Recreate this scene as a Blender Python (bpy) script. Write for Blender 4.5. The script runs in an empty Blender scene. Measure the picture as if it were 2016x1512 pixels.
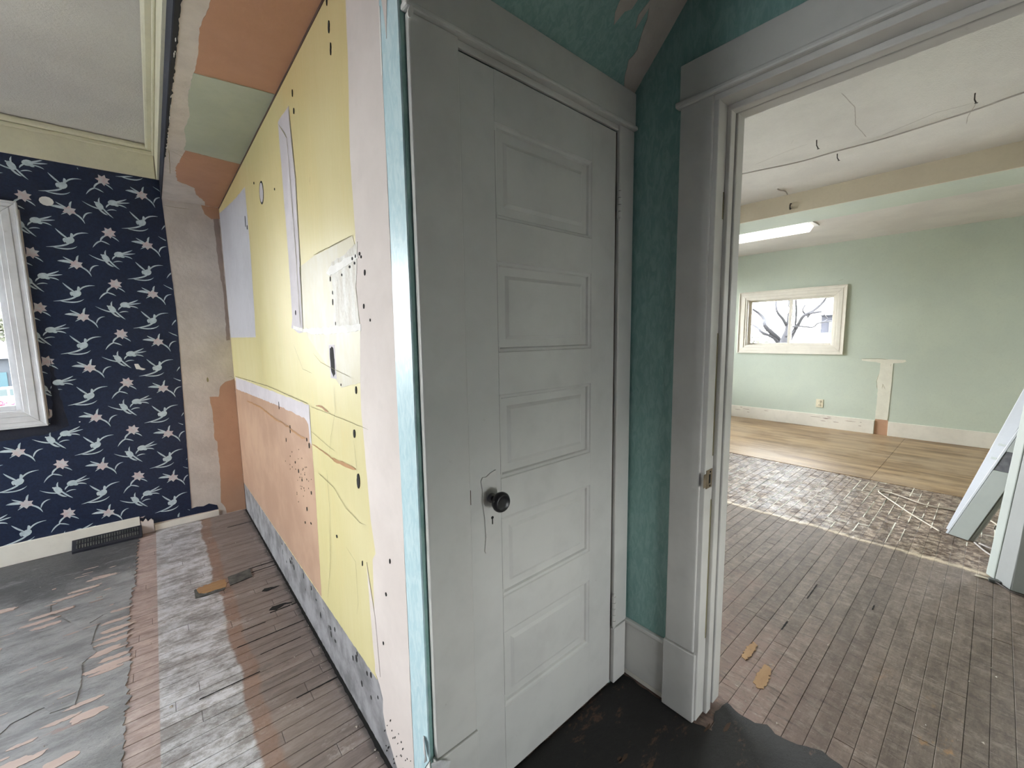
import bpy, bmesh, math, random
from mathutils import Vector, Matrix, noise as mnoise
from mathutils.geometry import tessellate_polygon
random.seed(7)
scene = bpy.context.scene
COL = scene.collection

# ------------------------------------------------------------------ camera
CAM_H = 1.35
F_PX = 819.4
R3 = ((0.75784674, -0.65226704, -0.0146977),
      (-0.08525985, -0.07667588, -0.99340403),
      (0.64683775, 0.75410113, -0.11372076))
cam_d = bpy.data.cameras.new('camera')
cam_d.sensor_width = 36.0
cam_d.lens = F_PX / 2016.0 * 36.0
cam_d.clip_start = 0.02
cam_d.clip_end = 400
cam = bpy.data.objects.new('camera', cam_d)
COL.objects.link(cam)
cam.matrix_world = Matrix((
    (R3[0][0], -R3[1][0], -R3[2][0], 0.0),
    (R3[0][1], -R3[1][1], -R3[2][1], 0.0),
    (R3[0][2], -R3[1][2], -R3[2][2], CAM_H),
    (0, 0, 0, 1)))
scene.camera = cam

# ------------------------------------------------------------------ light, world, exposure
SKY = 9.0
EXPOSURE = 1.82
scene.view_settings.view_transform = 'Standard'
scene.view_settings.look = 'None'
scene.view_settings.exposure = EXPOSURE
scene.view_settings.gamma = 1.0
scene.view_settings.use_curve_mapping = False
scene.cycles.max_bounces = 14
scene.cycles.diffuse_bounces = 7
scene.cycles.glossy_bounces = 4
scene.cycles.transparent_max_bounces = 12
scene.cycles.sample_clamp_indirect = 6.0
scene.cycles.caustics_reflective = False
scene.cycles.caustics_refractive = False
scene.cycles.use_denoising = True
scene.cycles.use_adaptive_sampling = True
scene.cycles.adaptive_threshold = 0.025

world = bpy.data.worlds.new('overcast_sky')
scene.world = world
world.use_nodes = True
wt = world.node_tree
wt.nodes.clear()
w_out = wt.nodes.new('ShaderNodeOutputWorld')
w_bg = wt.nodes.new('ShaderNodeBackground')
w_tc = wt.nodes.new('ShaderNodeTexCoord')
w_sep = wt.nodes.new('ShaderNodeSeparateXYZ')
w_ramp = wt.nodes.new('ShaderNodeValToRGB')
wt.links.new(w_tc.outputs['Generated'], w_sep.inputs[0])
wt.links.new(w_sep.outputs['Z'], w_ramp.inputs[0])
w_ramp.color_ramp.elements[0].position = 0.0
w_ramp.color_ramp.elements[0].color = (1.0, 0.985, 0.96, 1)
w_ramp.color_ramp.elements[1].position = 0.9
w_ramp.color_ramp.elements[1].color = (0.84, 0.90, 1.0, 1)
wt.links.new(w_ramp.outputs[0], w_bg.inputs[0])
w_bg.inputs[1].default_value = SKY
wt.links.new(w_bg.outputs[0], w_out.inputs[0])


def portal(name, center, size_u, size_v, direction):
    """Sampling portal in a window opening: it emits nothing itself, it guides the sky's light."""
    d = bpy.data.lights.new(name, 'AREA')
    d.shape = 'RECTANGLE'
    d.size = size_u
    d.size_y = size_v
    d.cycles.is_portal = True
    o = bpy.data.objects.new(name, d)
    o.location = center
    o.rotation_euler = Vector(direction).to_track_quat('-Z', 'Y').to_euler()
    COL.objects.link(o)


# window openings: (axis plane, plane value, span a0 a1, z0 z1, inward direction)
WIN_BACK = (-1.78, -0.625, 0.93, 2.09)             # in wall y = 3.85, x span
WIN_BACK_ADDED = (-3.30, -2.05, 0.55, 2.09)             # second one in wall y = 3.85, unseen, added for its light
WINS_LEFT = [(1.95, 3.65, 0.50, 2.05)]             # in wall x = -3.4, y spans; unseen, placed and sized to match the light
WIN_BEHIND_ADDED = (0.50, 1.05, 0.45, 1.05)               # hall end wall y = -1.2 behind the camera, added to light the door
WIN_FAR = (1.475, 2.60, 1.15, 1.86)                # in wall x = 7.1, y span
WIN_FAR_ADDED = (-2.3, -1.0, 0.9, 2.05)                 # same wall, unseen to the right, added for its light
WINS_SIDE = [(2.0, 4.1, 0.5, 2.25), (5.0, 6.8, 0.5, 2.25)]       # in wall y = 3.85 of the right room, unseen, widened to brighten it
WINS_RIGHT = []
portal('portal_back', ((WIN_BACK[0]+WIN_BACK[1])/2, 3.9, 1.51), 1.155, 1.16, (0, -1, 0))
portal('portal_back', (-2.675, 3.9, 1.32), 1.25, 1.54, (0, -1, 0))
for a in WINS_LEFT:
    portal('portal_left', (-2.36, (a[0]+a[1])/2, (a[2]+a[3])/2), a[3]-a[2], a[1]-a[0], (1, 0, 0))
portal('portal_behind', (0.775, -1.36, 0.75), 0.55, 0.6, (0, 1, 0))
portal('portal_far', (7.18, 2.0375, 1.505), 0.71, 1.125, (-1, 0, 0))
portal('portal_far', (7.18, -1.65, 1.475), 1.15, 1.3, (-1, 0, 0))
for a in WINS_SIDE:
    portal('portal_side', ((a[0]+a[1])/2, 3.92, (a[2]+a[3])/2), a[1]-a[0], a[3]-a[2], (0, -1, 0))
for a in WINS_RIGHT:
    portal('portal_right', ((a[0]+a[1])/2, -3.06, (a[2]+a[3])/2), a[1]-a[0], a[3]-a[2], (0, 1, 0))


# ------------------------------------------------------------------ node helpers
class M:
    """Small wrapper to write node materials compactly."""
    def __init__(self, name, rough=0.6, spec=0.5):
        self.m = bpy.data.materials.new(name)
        self.m.use_nodes = True
        self.t = self.m.node_tree
        self.b = self.t.nodes['Principled BSDF']
        self.b.inputs['Roughness'].default_value = rough
        self.b.inputs['Specular IOR Level'].default_value = spec
        g = self.t.nodes.new('ShaderNodeNewGeometry')
        self.pos = g.outputs['Position']
        s = self.t.nodes.new('ShaderNodeSeparateXYZ')
        self.t.links.new(self.pos, s.inputs[0])
        self.x, self.y, self.z = s.outputs

    def _in(self, sock, v):
        if isinstance(v, bpy.types.NodeSocket):
            self.t.links.new(v, sock)
        elif isinstance(v, (tuple, list)) and len(v) == 3 and sock.type == 'RGBA':
            sock.default_value = (*v, 1)
        else:
            sock.default_value = v

    def math(self, op, a, b=0.0, c=None, clamp=False):
        n = self.t.nodes.new('ShaderNodeMath')
        n.operation = op
        n.use_clamp = clamp
        self._in(n.inputs[0], a)
        self._in(n.inputs[1], b)
        if c is not None:
            self._in(n.inputs[2], c)
        return n.outputs[0]

    def noise(self, scale=5.0, detail=4.0, rough=0.55, stretch=(1, 1, 1), off=(0, 0, 0), color=False, dist=0.0):
        mp = self.t.nodes.new('ShaderNodeMapping')
        mp.inputs['Scale'].default_value = stretch
        mp.inputs['Location'].default_value = off
        self.t.links.new(self.pos, mp.inputs[0])
        n = self.t.nodes.new('ShaderNodeTexNoise')
        n.inputs['Scale'].default_value = scale
        n.inputs['Detail'].default_value = detail
        n.inputs['Roughness'].default_value = rough
        n.inputs['Distortion'].default_value = dist
        self.t.links.new(mp.outputs[0], n.inputs['Vector'])
        return n.outputs['Color' if color else 'Fac']

    def voronoi(self, scale, stretch=(1, 1, 1), feature='F1', off=(0, 0, 0)):
        mp = self.t.nodes.new('ShaderNodeMapping')
        mp.inputs['Scale'].default_value = stretch
        mp.inputs['Location'].default_value = off
        self.t.links.new(self.pos, mp.inputs[0])
        n = self.t.nodes.new('ShaderNodeTexVoronoi')
        n.feature = feature
        n.inputs['Scale'].default_value = scale
        self.t.links.new(mp.outputs[0], n.inputs['Vector'])
        return n.outputs['Distance']

    def step(self, v, lo, hi):
        """smooth 0..1 as v goes lo..hi"""
        n = self.t.nodes.new('ShaderNodeMapRange')
        n.interpolation_type = 'SMOOTHSTEP'
        self._in(n.inputs[0], v)
        n.inputs[1].default_value = lo
        n.inputs[2].default_value = hi
        return n.outputs[0]

    def mix(self, f, a, b, mode='MIX'):
        n = self.t.nodes.new('ShaderNodeMix')
        n.data_type = 'RGBA'
        n.blend_type = mode
        self._in(n.inputs['Factor'], f)
        self._in(n.inputs[6], a)
        self._in(n.inputs[7], b)
        return n.outputs[2]

    def attr(self, name):
        n = self.t.nodes.new('ShaderNodeAttribute')
        n.attribute_name = name
        return n.outputs['Fac']

    def color(self, c):
        self._in(self.b.inputs['Base Color'], c)
        return self

    def rough(self, r):
        self._in(self.b.inputs['Roughness'], r)
        return self

    def bump(self, h, strength=0.3, dist=0.01):
        n = self.t.nodes.new('ShaderNodeBump')
        n.inputs['Strength'].default_value = strength
        n.inputs['Distance'].default_value = dist
        self._in(n.inputs['Height'], h)
        self.t.links.new(n.outputs[0], self.b.inputs['Normal'])
        return self


def paint(name, c, c2=None, rough=0.55, bscale=60, bstr=0.15, vscale=2.0, stretch=(1, 1, 1), spec=0.4,
          dirt=None, dirt_amt=0.0):
    """Painted or plastered surface: two tones mixed by broad noise, fine bump, optional dirt specks."""
    m = M(name, rough, spec)
    c2 = c2 or tuple(v*0.9 for v in c)
    f = m.step(m.noise(vscale, 5, 0.6), 0.35, 0.65)
    col = m.mix(f, c, c2)
    f2 = m.noise(bscale*0.4, 3, 0.6, stretch)
    col = m.mix(m.math('MULTIPLY', m.step(f2, 0.45, 0.75), 0.25), col, tuple(v*0.82 for v in c))
    if dirt:
        d = m.step(m.noise(14, 6, 0.75, stretch), 0.66, 0.72)
        col = m.mix(m.math('MULTIPLY', d, dirt_amt), col, dirt)
    m.color(col)
    m.bump(m.noise(bscale, 4, 0.6, stretch), bstr, 0.004)
    return m.m


MT = {}
MT['ceiling'] = paint('ceiling_textured_paint', (0.66, 0.63, 0.58), (0.60, 0.57, 0.53), 0.9, 120, 0.6)
MT['cream'] = paint('cream_trim_paint', (0.72, 0.68, 0.50), (0.66, 0.62, 0.46), 0.5, 80, 0.25)
MT['white_trim'] = paint('white_trim_paint', (0.67, 0.655, 0.62), (0.61, 0.595, 0.565), 0.42, 30, 0.08, 3.0,
                         dirt=(0.25, 0.2, 0.16), dirt_amt=0.25)
MT['door'] = paint('white_door_paint', (0.66, 0.65, 0.62), (0.60, 0.59, 0.565), 0.38, 30, 0.10, 3.0,
                   dirt=(0.3, 0.25, 0.2), dirt_amt=0.2)
MT['far_trim'] = paint('cream_white_trim_paint', (0.80, 0.76, 0.68), (0.74, 0.70, 0.62), 0.4, 30, 0.1, 3,
                       dirt=(0.25, 0.2, 0.12), dirt_amt=0.3)
MT['win_trim'] = paint('white_window_trim_paint', (0.72, 0.72, 0.74), (0.62, 0.62, 0.64), 0.4, 50, 0.15, 6,
                       dirt=(0.25, 0.22, 0.2), dirt_amt=0.35)
MT['mint'] = paint('mint_green_wall_paint', (0.54, 0.595, 0.505), (0.505, 0.56, 0.485), 0.75, 140, 0.25)
MT['plaster'] = paint('bare_joint_compound', (0.62, 0.555, 0.50), (0.53, 0.47, 0.42), 0.85, 40, 0.6, 6,
                      dirt=(0.2, 0.15, 0.12), dirt_amt=0.3)
MT['pinkplaster'] = paint('pale_pinkish_plaster', (0.66, 0.59, 0.55), (0.61, 0.54, 0.50), 0.8, 35, 0.15, 3)
MT['whitepatch'] = paint('white_filler', (0.80, 0.78, 0.74), (0.7, 0.68, 0.64), 0.7, 50, 0.4, 8)
MT['tpatch'] = paint('cream_filler_patch', (0.76, 0.74, 0.64), (0.70, 0.68, 0.58), 0.7, 50, 0.3, 8)
MT['peach'] = paint('peach_brown_drywall_paper', (0.52, 0.31, 0.20), (0.46, 0.27, 0.175), 0.85, 50, 0.2, 3,
                    dirt=(0.16, 0.08, 0.04), dirt_amt=0.5)
MT['peachsoffit'] = paint('brown_drywall_paper', (0.50, 0.27, 0.17), (0.45, 0.24, 0.15), 0.85, 50, 0.2, 3)
MT['peachlow'] = paint('pale_peach_drywall_paper', (0.46, 0.30, 0.205), (0.38, 0.235, 0.16), 0.6, 40, 0.25, 3,
                       (1, 1, 0.3), dirt=(0.25, 0.12, 0.07), dirt_amt=0.6)
MT['greenpatch'] = paint('pale_green_old_paint', (0.44, 0.47, 0.38), (0.40, 0.43, 0.35), 0.8, 60, 0.15, 4)
MT['graypatch'] = paint('gray_primer_patch', (0.50, 0.49, 0.52), (0.45, 0.44, 0.47), 0.8, 60, 0.2, 3)
MT['lightgray'] = paint('lilac_gray_filler', (0.56, 0.52, 0.54), (0.5, 0.46, 0.48), 0.7, 50, 0.25, 5)
MT['concrete'] = paint('gray_rough_plaster', (0.31, 0.30, 0.31), (0.15, 0.147, 0.15), 0.75, 30, 0.6, 9,
                       (1, 0.5, 1), dirt=(0.06, 0.05, 0.05), dirt_amt=0.8)
MT['brownstain'] = paint('brown_glue_stain', (0.36, 0.28, 0.24), (0.30, 0.23, 0.2), 0.85, 40, 0.2, 6)
MT['tarbrown'] = paint('brown_worn_backing', (0.11, 0.065, 0.042), (0.07, 0.045, 0.03), 0.8)
MT['black'] = paint('black_gap', (0.012, 0.011, 0.010), None, 0.9)
MT['darkwood'] = paint('dark_exposed_wood', (0.09, 0.05, 0.035), None, 0.8)  # bare dark wood, also the painted shade of narrow gaps
MT['amber'] = paint('amber_glue_line', (0.42, 0.22, 0.09), (0.3, 0.15, 0.06), 0.6)
MT['crack'] = paint('hairline_crack', (0.27, 0.24, 0.13), None, 0.9)
MT['knob'] = paint('black_knob_enamel', (0.018, 0.018, 0.02), (0.03, 0.028, 0.03), 0.32, 60, 0.05)
MT['metal'] = paint('worn_gray_steel', (0.30, 0.30, 0.30), (0.2, 0.19, 0.18), 0.35)
MT['metal'].node_tree.nodes['Principled BSDF'].inputs['Metallic'].default_value = 0.8
MT['brass'] = paint('old_brass_plate', (0.32, 0.25, 0.17), (0.22, 0.17, 0.11), 0.4, 60, 0.2, 30)
MT['brass'].node_tree.nodes['Principled BSDF'].inputs['Metallic'].default_value = 0.7
MT['darkmetal'] = paint('dark_register_metal', (0.018, 0.019, 0.028), (0.026, 0.027, 0.036), 0.45, 60, 0.1)
MT['tin'] = paint('blackened_tin', (0.045, 0.05, 0.05), (0.12, 0.12, 0.11), 0.5, 40, 0.3, 25)
MT['nail'] = paint('dark_nail_steel', (0.05, 0.04, 0.035), None, 0.5)
MT['wire'] = paint('dusty_gray_cable', (0.42, 0.38, 0.35), None, 0.5)
MT['whitecable'] = paint('off_white_cable', (0.48, 0.42, 0.33), None, 0.5)
MT['outlet'] = paint('ivory_outlet_plastic', (0.72, 0.66, 0.50), None, 0.35)
MT['framegray'] = paint('gray_white_frame_paint', (0.27, 0.275, 0.27), (0.24, 0.245, 0.24), 0.5, 30, 0.1, dirt=(0.2, 0.17, 0.14), dirt_amt=0.3)
MT['ceilcrack'] = paint('ceiling_crack_shade', (0.44, 0.40, 0.36), None, 0.9)
MT['boardwhite'] = paint('white_leaning_board', (0.60, 0.62, 0.66), (0.54, 0.56, 0.60), 0.35, 30, 0.1)
MT['boardgray'] = paint('gray_green_board_face', (0.36, 0.385, 0.36), (0.33, 0.35, 0.33), 0.5, 30, 0.1)
MT['darkgrayblock'] = paint('dark_gray_insert', (0.13, 0.13, 0.14), (0.08, 0.08, 0.09), 0.7, 40, 0.4, 30)
MT['debris'] = paint('plaster_crumbs', (0.62, 0.56, 0.48), (0.4, 0.33, 0.27), 0.8)
MT['chip'] = paint('curled_white_paint_flake', (0.72, 0.72, 0.72), (0.5, 0.5, 0.5), 0.5, 50, 0.5, 30)

# yellow wall paint: satin, vertical brush marks, greasy glossy patches
m = M('yellow_wall_paint', 0.4, 0.5)
f = m.step(m.noise(1.6, 5, 0.6, (1, 1, 0.5)), 0.38, 0.66)
c = m.mix(f, (0.61, 0.54, 0.26), (0.65, 0.58, 0.32))
f = m.step(m.noise(6, 6, 0.7, (1, 1, 0.35)), 0.5, 0.75)
c = m.mix(m.math('MULTIPLY', f, 0.4), c, (0.68, 0.55, 0.25))
f = m.step(m.z, 1.2, 2.3)
c = m.mix(m.math('MULTIPLY', f, 0.35), c, (0.66, 0.49, 0.20))
f = m.step(m.noise(18, 5, 0.75, (1, 1, 0.6)), 0.68, 0.73)
c = m.mix(m.math('MULTIPLY', f, 0.3), c, (0.35, 0.26, 0.12))
m.color(c)
m.rough(m.math('ADD', 0.26, m.math('MULTIPLY', m.noise(5, 4, 0.6, (1, 1, 0.3)), 0.3)))
m.bump(m.noise(26, 5, 0.6, (1, 1, 0.18)), 0.4, 0.005)
MT['yellow'] = m.m
m = M('cream_glossy_paint', 0.3, 0.4)
c = m.mix(m.step(m.noise(7, 5, 0.7, (1, 1, 0.4)), 0.4, 0.7), (0.52, 0.47, 0.32), (0.56, 0.53, 0.44))
m.color(c)
m.bump(m.noise(16, 5, 0.6, (1, 1, 0.2)), 0.3, 0.005)
m.rough(0.45)
MT['creamgloss'] = m.m
m = M('rough_white_paint', 0.36, 0.5)
c = m.mix(m.step(m.noise(30, 5, 0.7, (1, 1, 0.25)), 0.35, 0.7), (0.62, 0.60, 0.54), (0.44, 0.38, 0.29))
m.color(c)
m.bump(m.noise(45, 6, 0.65, (1, 1, 0.3)), 0.9, 0.008)
MT['roughwhite'] = m.m
MT['hallwall'] = paint('tan_hall_paint', (0.30, 0.25, 0.19), None, 0.8)

# turquoise vinyl paper, fine mottled weave, with a light sheen
def teal(name, c1, c2, rough):
    m = M(name, rough, 0.5)
    n1 = m.noise(55, 3, 0.6, (1, 1, 0.35), dist=1.0)
    m.color(m.mix(m.step(n1, 0.35, 0.68), c1, c2))
    m.bump(n1, 0.4, 0.003)
    return m.m
MT['teal'] = teal('turquoise_wall_paper', (0.215, 0.385, 0.355), (0.30, 0.475, 0.44), 0.5)
MT['tealstrip'] = teal('pale_turquoise_wall_paper', (0.43, 0.61, 0.655), (0.56, 0.71, 0.74), 0.36)  # same paper, light from the left room painted in as paler colours

# navy flower paper ground
m = M('navy_wall_paper', 0.42, 0.5)
m.color(m.mix(m.step(m.noise(90, 3, 0.6), 0.3, 0.7), (0.005, 0.011, 0.036), (0.009, 0.019, 0.054)))
m.bump(m.noise(160, 2, 0.5), 0.15, 0.002)
MT['navy'] = m.m
m = M('flower_print_ink', 0.45, 0.4)
m.color(m.mix(m.step(m.noise(40, 4, 0.6), 0.3, 0.7), (0.42, 0.51, 0.55), (0.58, 0.66, 0.69)))
MT['print'] = m.m
m = M('blossom_print_ink', 0.45, 0.4)
m.color(m.mix(m.step(m.noise(45, 4, 0.6), 0.35, 0.65), (0.58, 0.46, 0.47), (0.56, 0.56, 0.57)))
MT['printpink'] = m.m
MT['navyscrap'] = paint('scuffed_navy_paper', (0.018, 0.020, 0.032), (0.010, 0.013, 0.028), 0.8, 60, 0.4, 9,
                        dirt=(0.4, 0.38, 0.36), dirt_amt=0.6)

# floor boards: base tone per board, zones of old glue and stain along the room
m = M('strip_floor_boards', 0.5, 0.5)
tone = m.attr('tone')
jag = m.math('MULTIPLY', m.math('SUBTRACT', m.noise(9, 6, 0.7, (0.5, 1, 1)), 0.5), 0.12)
xx = m.math('ADD', m.x, jag)
grain = m.noise(14, 6, 0.65, (0.12, 1, 1))
fine = m.noise(90, 4, 0.7, (0.15, 1, 1))
brown = m.mix(m.step(m.noise(26, 8, 0.8, (0.2, 1, 1)), 0.3, 0.7), (0.13, 0.10, 0.088), (0.32, 0.27, 0.245))
pink = m.mix(m.step(m.noise(30, 7, 0.8, (0.3, 1, 1)), 0.35, 0.65), (0.29, 0.21, 0.185), (0.47, 0.37, 0.34))
white = m.mix(m.step(m.noise(11, 9, 0.82, (0.6, 1, 1)), 0.40, 0.60), (0.25, 0.23, 0.225), (0.60, 0.60, 0.63))
white = m.mix(m.math('MULTIPLY', m.step(m.noise(45, 6, 0.8, (0.5, 1, 1)), 0.52, 0.66), 0.5), white, (0.26, 0.215, 0.20))
rust = m.mix(m.noise(60, 6, 0.85), (0.15, 0.085, 0.058), (0.33, 0.205, 0.15))
left = m.mix(m.step(m.x, -0.097, -0.091), pink, white)
wav = m.math('MULTIPLY', m.math('SUBTRACT', m.noise(2.2, 3, 0.5, (0, 1, 1)), 0.5), 0.07)
xs = m.math('ADD', m.math('ADD', m.x, wav), m.math('MULTIPLY', jag, 0.45))
left = m.mix(m.math('MULTIPLY', m.step(xs, 0.148, 0.162), 0.9), left, rust)
left = m.mix(m.step(xs, 0.200, 0.222), left, m.mix(0.35, brown, (0.25, 0.19, 0.17)))
left = m.mix(m.math('MULTIPLY', m.step(m.noise(6, 7, 0.8, (0.6, 1, 1), (9, 4, 0)), 0.57, 0.66), 0.45), left, (0.50, 0.45, 0.42))
left = m.mix(m.math('MULTIPLY', m.step(m.noise(5, 7, 0.8, (0.5, 1, 1), (2, 8, 0)), 0.58, 0.68), 0.5), left, (0.11, 0.09, 0.08))
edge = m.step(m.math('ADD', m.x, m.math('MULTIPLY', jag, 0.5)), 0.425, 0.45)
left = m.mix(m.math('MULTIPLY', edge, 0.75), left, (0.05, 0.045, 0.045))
# right room: dusty gray brown, redder near the doorway
rr = m.mix(m.step(m.noise(20, 8, 0.82, (0.35, 1, 1)), 0.3, 0.7), (0.090, 0.066, 0.050), (0.205, 0.158, 0.124))
red = m.mix(grain, (0.16, 0.105, 0.085), (0.28, 0.19, 0.155))
redf = m.step(m.math('ADD', m.math('SUBTRACT', 2.5, m.x), m.math('MULTIPLY', m.math('SUBTRACT', m.noise(3, 5, 0.7), 0.5), 2.5)), 0.0, 0.9)
rr = m.mix(m.math('MULTIPLY', redf, m.step(m.y, 0.0, 0.6)), rr, red)
rr = m.mix(m.math('MULTIPLY', m.step(m.noise(22, 7, 0.8, (1, 0.5, 1)), 0.48, 0.66), 0.6), rr, (0.30, 0.25, 0.205))
rr = m.mix(m.math('MULTIPLY', m.step(m.noise(30, 7, 0.8, (1.6, 0.25, 1), (4, 2, 0)), 0.50, 0.66), 0.7), rr, (0.060, 0.043, 0.034))
rr = m.mix(m.math('MULTIPLY', m.step(m.noise(70, 4, 0.8, (2, 0.3, 1), (7, 2, 0)), 0.60, 0.68), 0.6), rr, (0.42, 0.37, 0.32))
amb = m.mix(m.noise(20, 5, 0.7), (0.30, 0.155, 0.06), (0.42, 0.26, 0.12))
rr = m.mix(m.math('MULTIPLY', m.step(m.noise(4.3, 5, 0.7, (0.7, 1, 1), (3.1, 1.7, 0)), 0.60, 0.66), m.step(m.x, 2.2, 1.7)), rr, amb)
# shiny zone, with window reflection painted in as pale blotches
sh = m.mix(m.step(m.noise(20, 7, 0.8, (1, 0.7, 1)), 0.44, 0.62), (0.085, 0.050, 0.034), (0.42, 0.33, 0.25))
shf = m.step(m.math('ADD', m.x, m.math('MULTIPLY', jag, 0.8)), 3.36, 3.40)
rr = m.mix(shf, rr, sh)
rim = m.math('MULTIPLY', shf, m.math('SUBTRACT', 1.0, m.step(m.math('ADD', m.x, m.math('MULTIPLY', jag, 0.8)), 3.395, 3.435)))
rr = m.mix(m.math('MULTIPLY', rim, 0.75), rr, (0.66, 0.55, 0.40))
col = m.mix(m.step(m.x, 0.8, 0.81), left, rr)
tf = m.math('ADD', 0.87, m.math('MULTIPLY', tone, 0.26))
hv = m.t.nodes.new('ShaderNodeHueSaturation')
m.t.links.new(tf, hv.inputs['Value'])
m.t.links.new(col, hv.inputs['Color'])
col = m.mix(m.math('MULTIPLY', m.step(fine, 0.6, 0.75), 0.35), hv.outputs[0], (0.04, 0.03, 0.025))
m.color(col)
rg = m.math('ADD', 0.52, m.math('MULTIPLY', fine, 0.15))
rg = m.math('SUBTRACT', rg, m.math('MULTIPLY', shf, m.math('MULTIPLY', m.step(m.noise(7, 5, 0.7), 0.35, 0.6), 0.30)))
wz = m.math('MULTIPLY', m.step(m.x, -0.097, -0.09), m.step(xx, 0.17, 0.13))
rg = m.math('SUBTRACT', rg, m.math('MULTIPLY', wz, 0.20))
m.rough(rg)
bh = m.math('ADD', m.math('MULTIPLY', grain, 0.5), m.math('MULTIPLY', shf, m.noise(22, 5, 0.6)))
m.bump(bh, 0.8, 0.010)
MT['boards'] = m.m

m = M('floor_joint_dirt', 0.9, 0.2)
j = m.math('MULTIPLY', m.step(m.x, 3.36, 3.42), m.step(m.noise(3, 4, 0.6, (1, 1, 1)), 0.38, 0.5))
m.color(m.mix(j, m.mix(m.step(m.x, 0.9, 1.0), (0.02, 0.016, 0.014), (0.075, 0.055, 0.045)), (0.66, 0.54, 0.38)))
MT['joint'] = m.m

# old black felt backing left on the boards
m = M('gray_black_felt_backing', 0.5, 0.5)
st = m.noise(7, 7, 0.72, (0.5, 1.4, 1))
c = m.mix(m.step(st, 0.35, 0.65), (0.20, 0.20, 0.203), (0.38, 0.38, 0.385))
c = m.mix(m.math('MULTIPLY', m.step(m.noise(34, 8, 0.82, (0.35, 1, 1)), 0.52, 0.66), 0.5), c, (0.40, 0.38, 0.37))
c = m.mix(m.math('MULTIPLY', m.step(m.noise(60, 8, 0.82, (0.4, 1, 1), (4, 4, 0)), 0.54, 0.68), 0.6), c, (0.07, 0.068, 0.066))
c = m.mix(m.math('MULTIPLY', m.step(m.noise(3.2, 7, 0.75, (0.45, 2.2, 1), (5.5, 0.3, 0)), 0.63, 0.67), 0.8), c, (0.38, 0.27, 0.235))
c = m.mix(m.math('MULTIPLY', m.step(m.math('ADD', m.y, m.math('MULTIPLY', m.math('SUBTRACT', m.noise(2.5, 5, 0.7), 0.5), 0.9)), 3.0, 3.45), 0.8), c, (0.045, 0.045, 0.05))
c = m.mix(m.math('MULTIPLY', m.step(m.noise(9, 7, 0.8, (0.45, 1.6, 1), (1.5, 0.3, 0)), 0.55, 0.64), 0.35), c, (0.46, 0.46, 0.46))
m.color(c)
m.rough(m.math('ADD', 0.34, m.math('MULTIPLY', m.noise(12, 5, 0.7), 0.22)))
m.bump(m.noise(34, 9, 0.8, (0.45, 1, 1)), 0.9, 0.009)
MT['felt'] = m.m
m = M('black_tar_backing', 0.5, 0.4)
c = m.mix(m.noise(18, 6, 0.7), (0.006, 0.005, 0.005), (0.022, 0.020, 0.018))
c = m.mix(m.math('MULTIPLY', m.step(m.noise(7.5, 7, 0.75, (0.6, 1.2, 1), (2.2, 0, 0)), 0.56, 0.62), 0.8), c, (0.11, 0.06, 0.037))
m.color(c)
m.bump(m.noise(40, 8, 0.8, (0.6, 1, 1)), 0.9, 0.007)
MT['tar'] = m.m
m = M('peeled_pink_backing', 0.7, 0.3)
m.color(m.mix(m.noise(22, 6, 0.7, (0.4, 1, 1)), (0.42, 0.30, 0.26), (0.64, 0.53, 0.48)))
m.bump(m.noise(50, 5, 0.7), 0.3, 0.003)
MT['scrap'] = m.m
m = M('raw_orange_wood', 0.6, 0.3)
m.color(m.mix(m.noise(40, 6, 0.7, (0.3, 1, 1)), (0.27, 0.145, 0.07), (0.46, 0.29, 0.15)))
MT['orange'] = m.m
m = M('stained_plywood', 0.42, 0.5)
g1 = m.noise(9, 7, 0.7, (1, 0.12, 1))
c = m.mix(m.step(g1, 0.32, 0.7), (0.15, 0.085, 0.042), (0.44, 0.30, 0.165))
c = m.mix(m.math('MULTIPLY', m.step(m.noise(1.4, 5, 0.6), 0.45, 0.6), 0.45), c, (0.46, 0.34, 0.22))
m.color(c)
m.bump(g1, 0.3, 0.004)
MT['ply'] = m.m

def emis(name, c, s):
    mm = bpy.data.materials.new(name)
    mm.use_nodes = True
    b = mm.node_tree.nodes['Principled BSDF']
    b.inputs['Base Color'].default_value = (0.8, 0.8, 0.78, 1)
    b.inputs['Emission Color'].default_value = (*c, 1)
    b.inputs['Emission Strength'].default_value = s
    return mm
MT['diffuser'] = emis('lit_lamp_diffuser', (1.0, 0.97, 0.92), 0.9)

def glass():
    mm = bpy.data.materials.new('clear_window_glass')
    mm.use_nodes = True
    t = mm.node_tree
    t.nodes.clear()
    out = t.nodes.new('ShaderNodeOutputMaterial')
    tr = t.nodes.new('ShaderNodeBsdfTransparent')
    tr.inputs[0].default_value = (0.95, 0.97, 0.98, 1)
    gl = t.nodes.new('ShaderNodeBsdfGlossy')
    gl.inputs['Roughness'].default_value = 0.03
    fr = t.nodes.new('ShaderNodeFresnel')
    fr.inputs[0].default_value = 1.45
    mx = t.nodes.new('ShaderNodeMixShader')
    t.links.new(fr.outputs[0], mx.inputs[0])
    t.links.new(tr.outputs[0], mx.inputs[1])
    t.links.new(gl.outputs[0], mx.inputs[2])
    t.links.new(mx.outputs[0], out.inputs[0])
    return mm
MT['glass'] = glass()
MT['bark'] = paint('tree_bark', (0.013, 0.011, 0.012), (0.009, 0.008, 0.009), 0.9, 20, 0.5)
MT['leafg'] = paint('pale_yellow_green_leaves', (0.035, 0.036, 0.018), (0.028, 0.03, 0.016), 0.8)
MT['pinkleaf'] = paint('pink_blossom', (0.12, 0.010, 0.026), (0.09, 0.010, 0.022), 0.7)
MT['asphalt'] = paint('pale_asphalt', (0.40, 0.385, 0.36), (0.36, 0.345, 0.32), 0.9)
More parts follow.
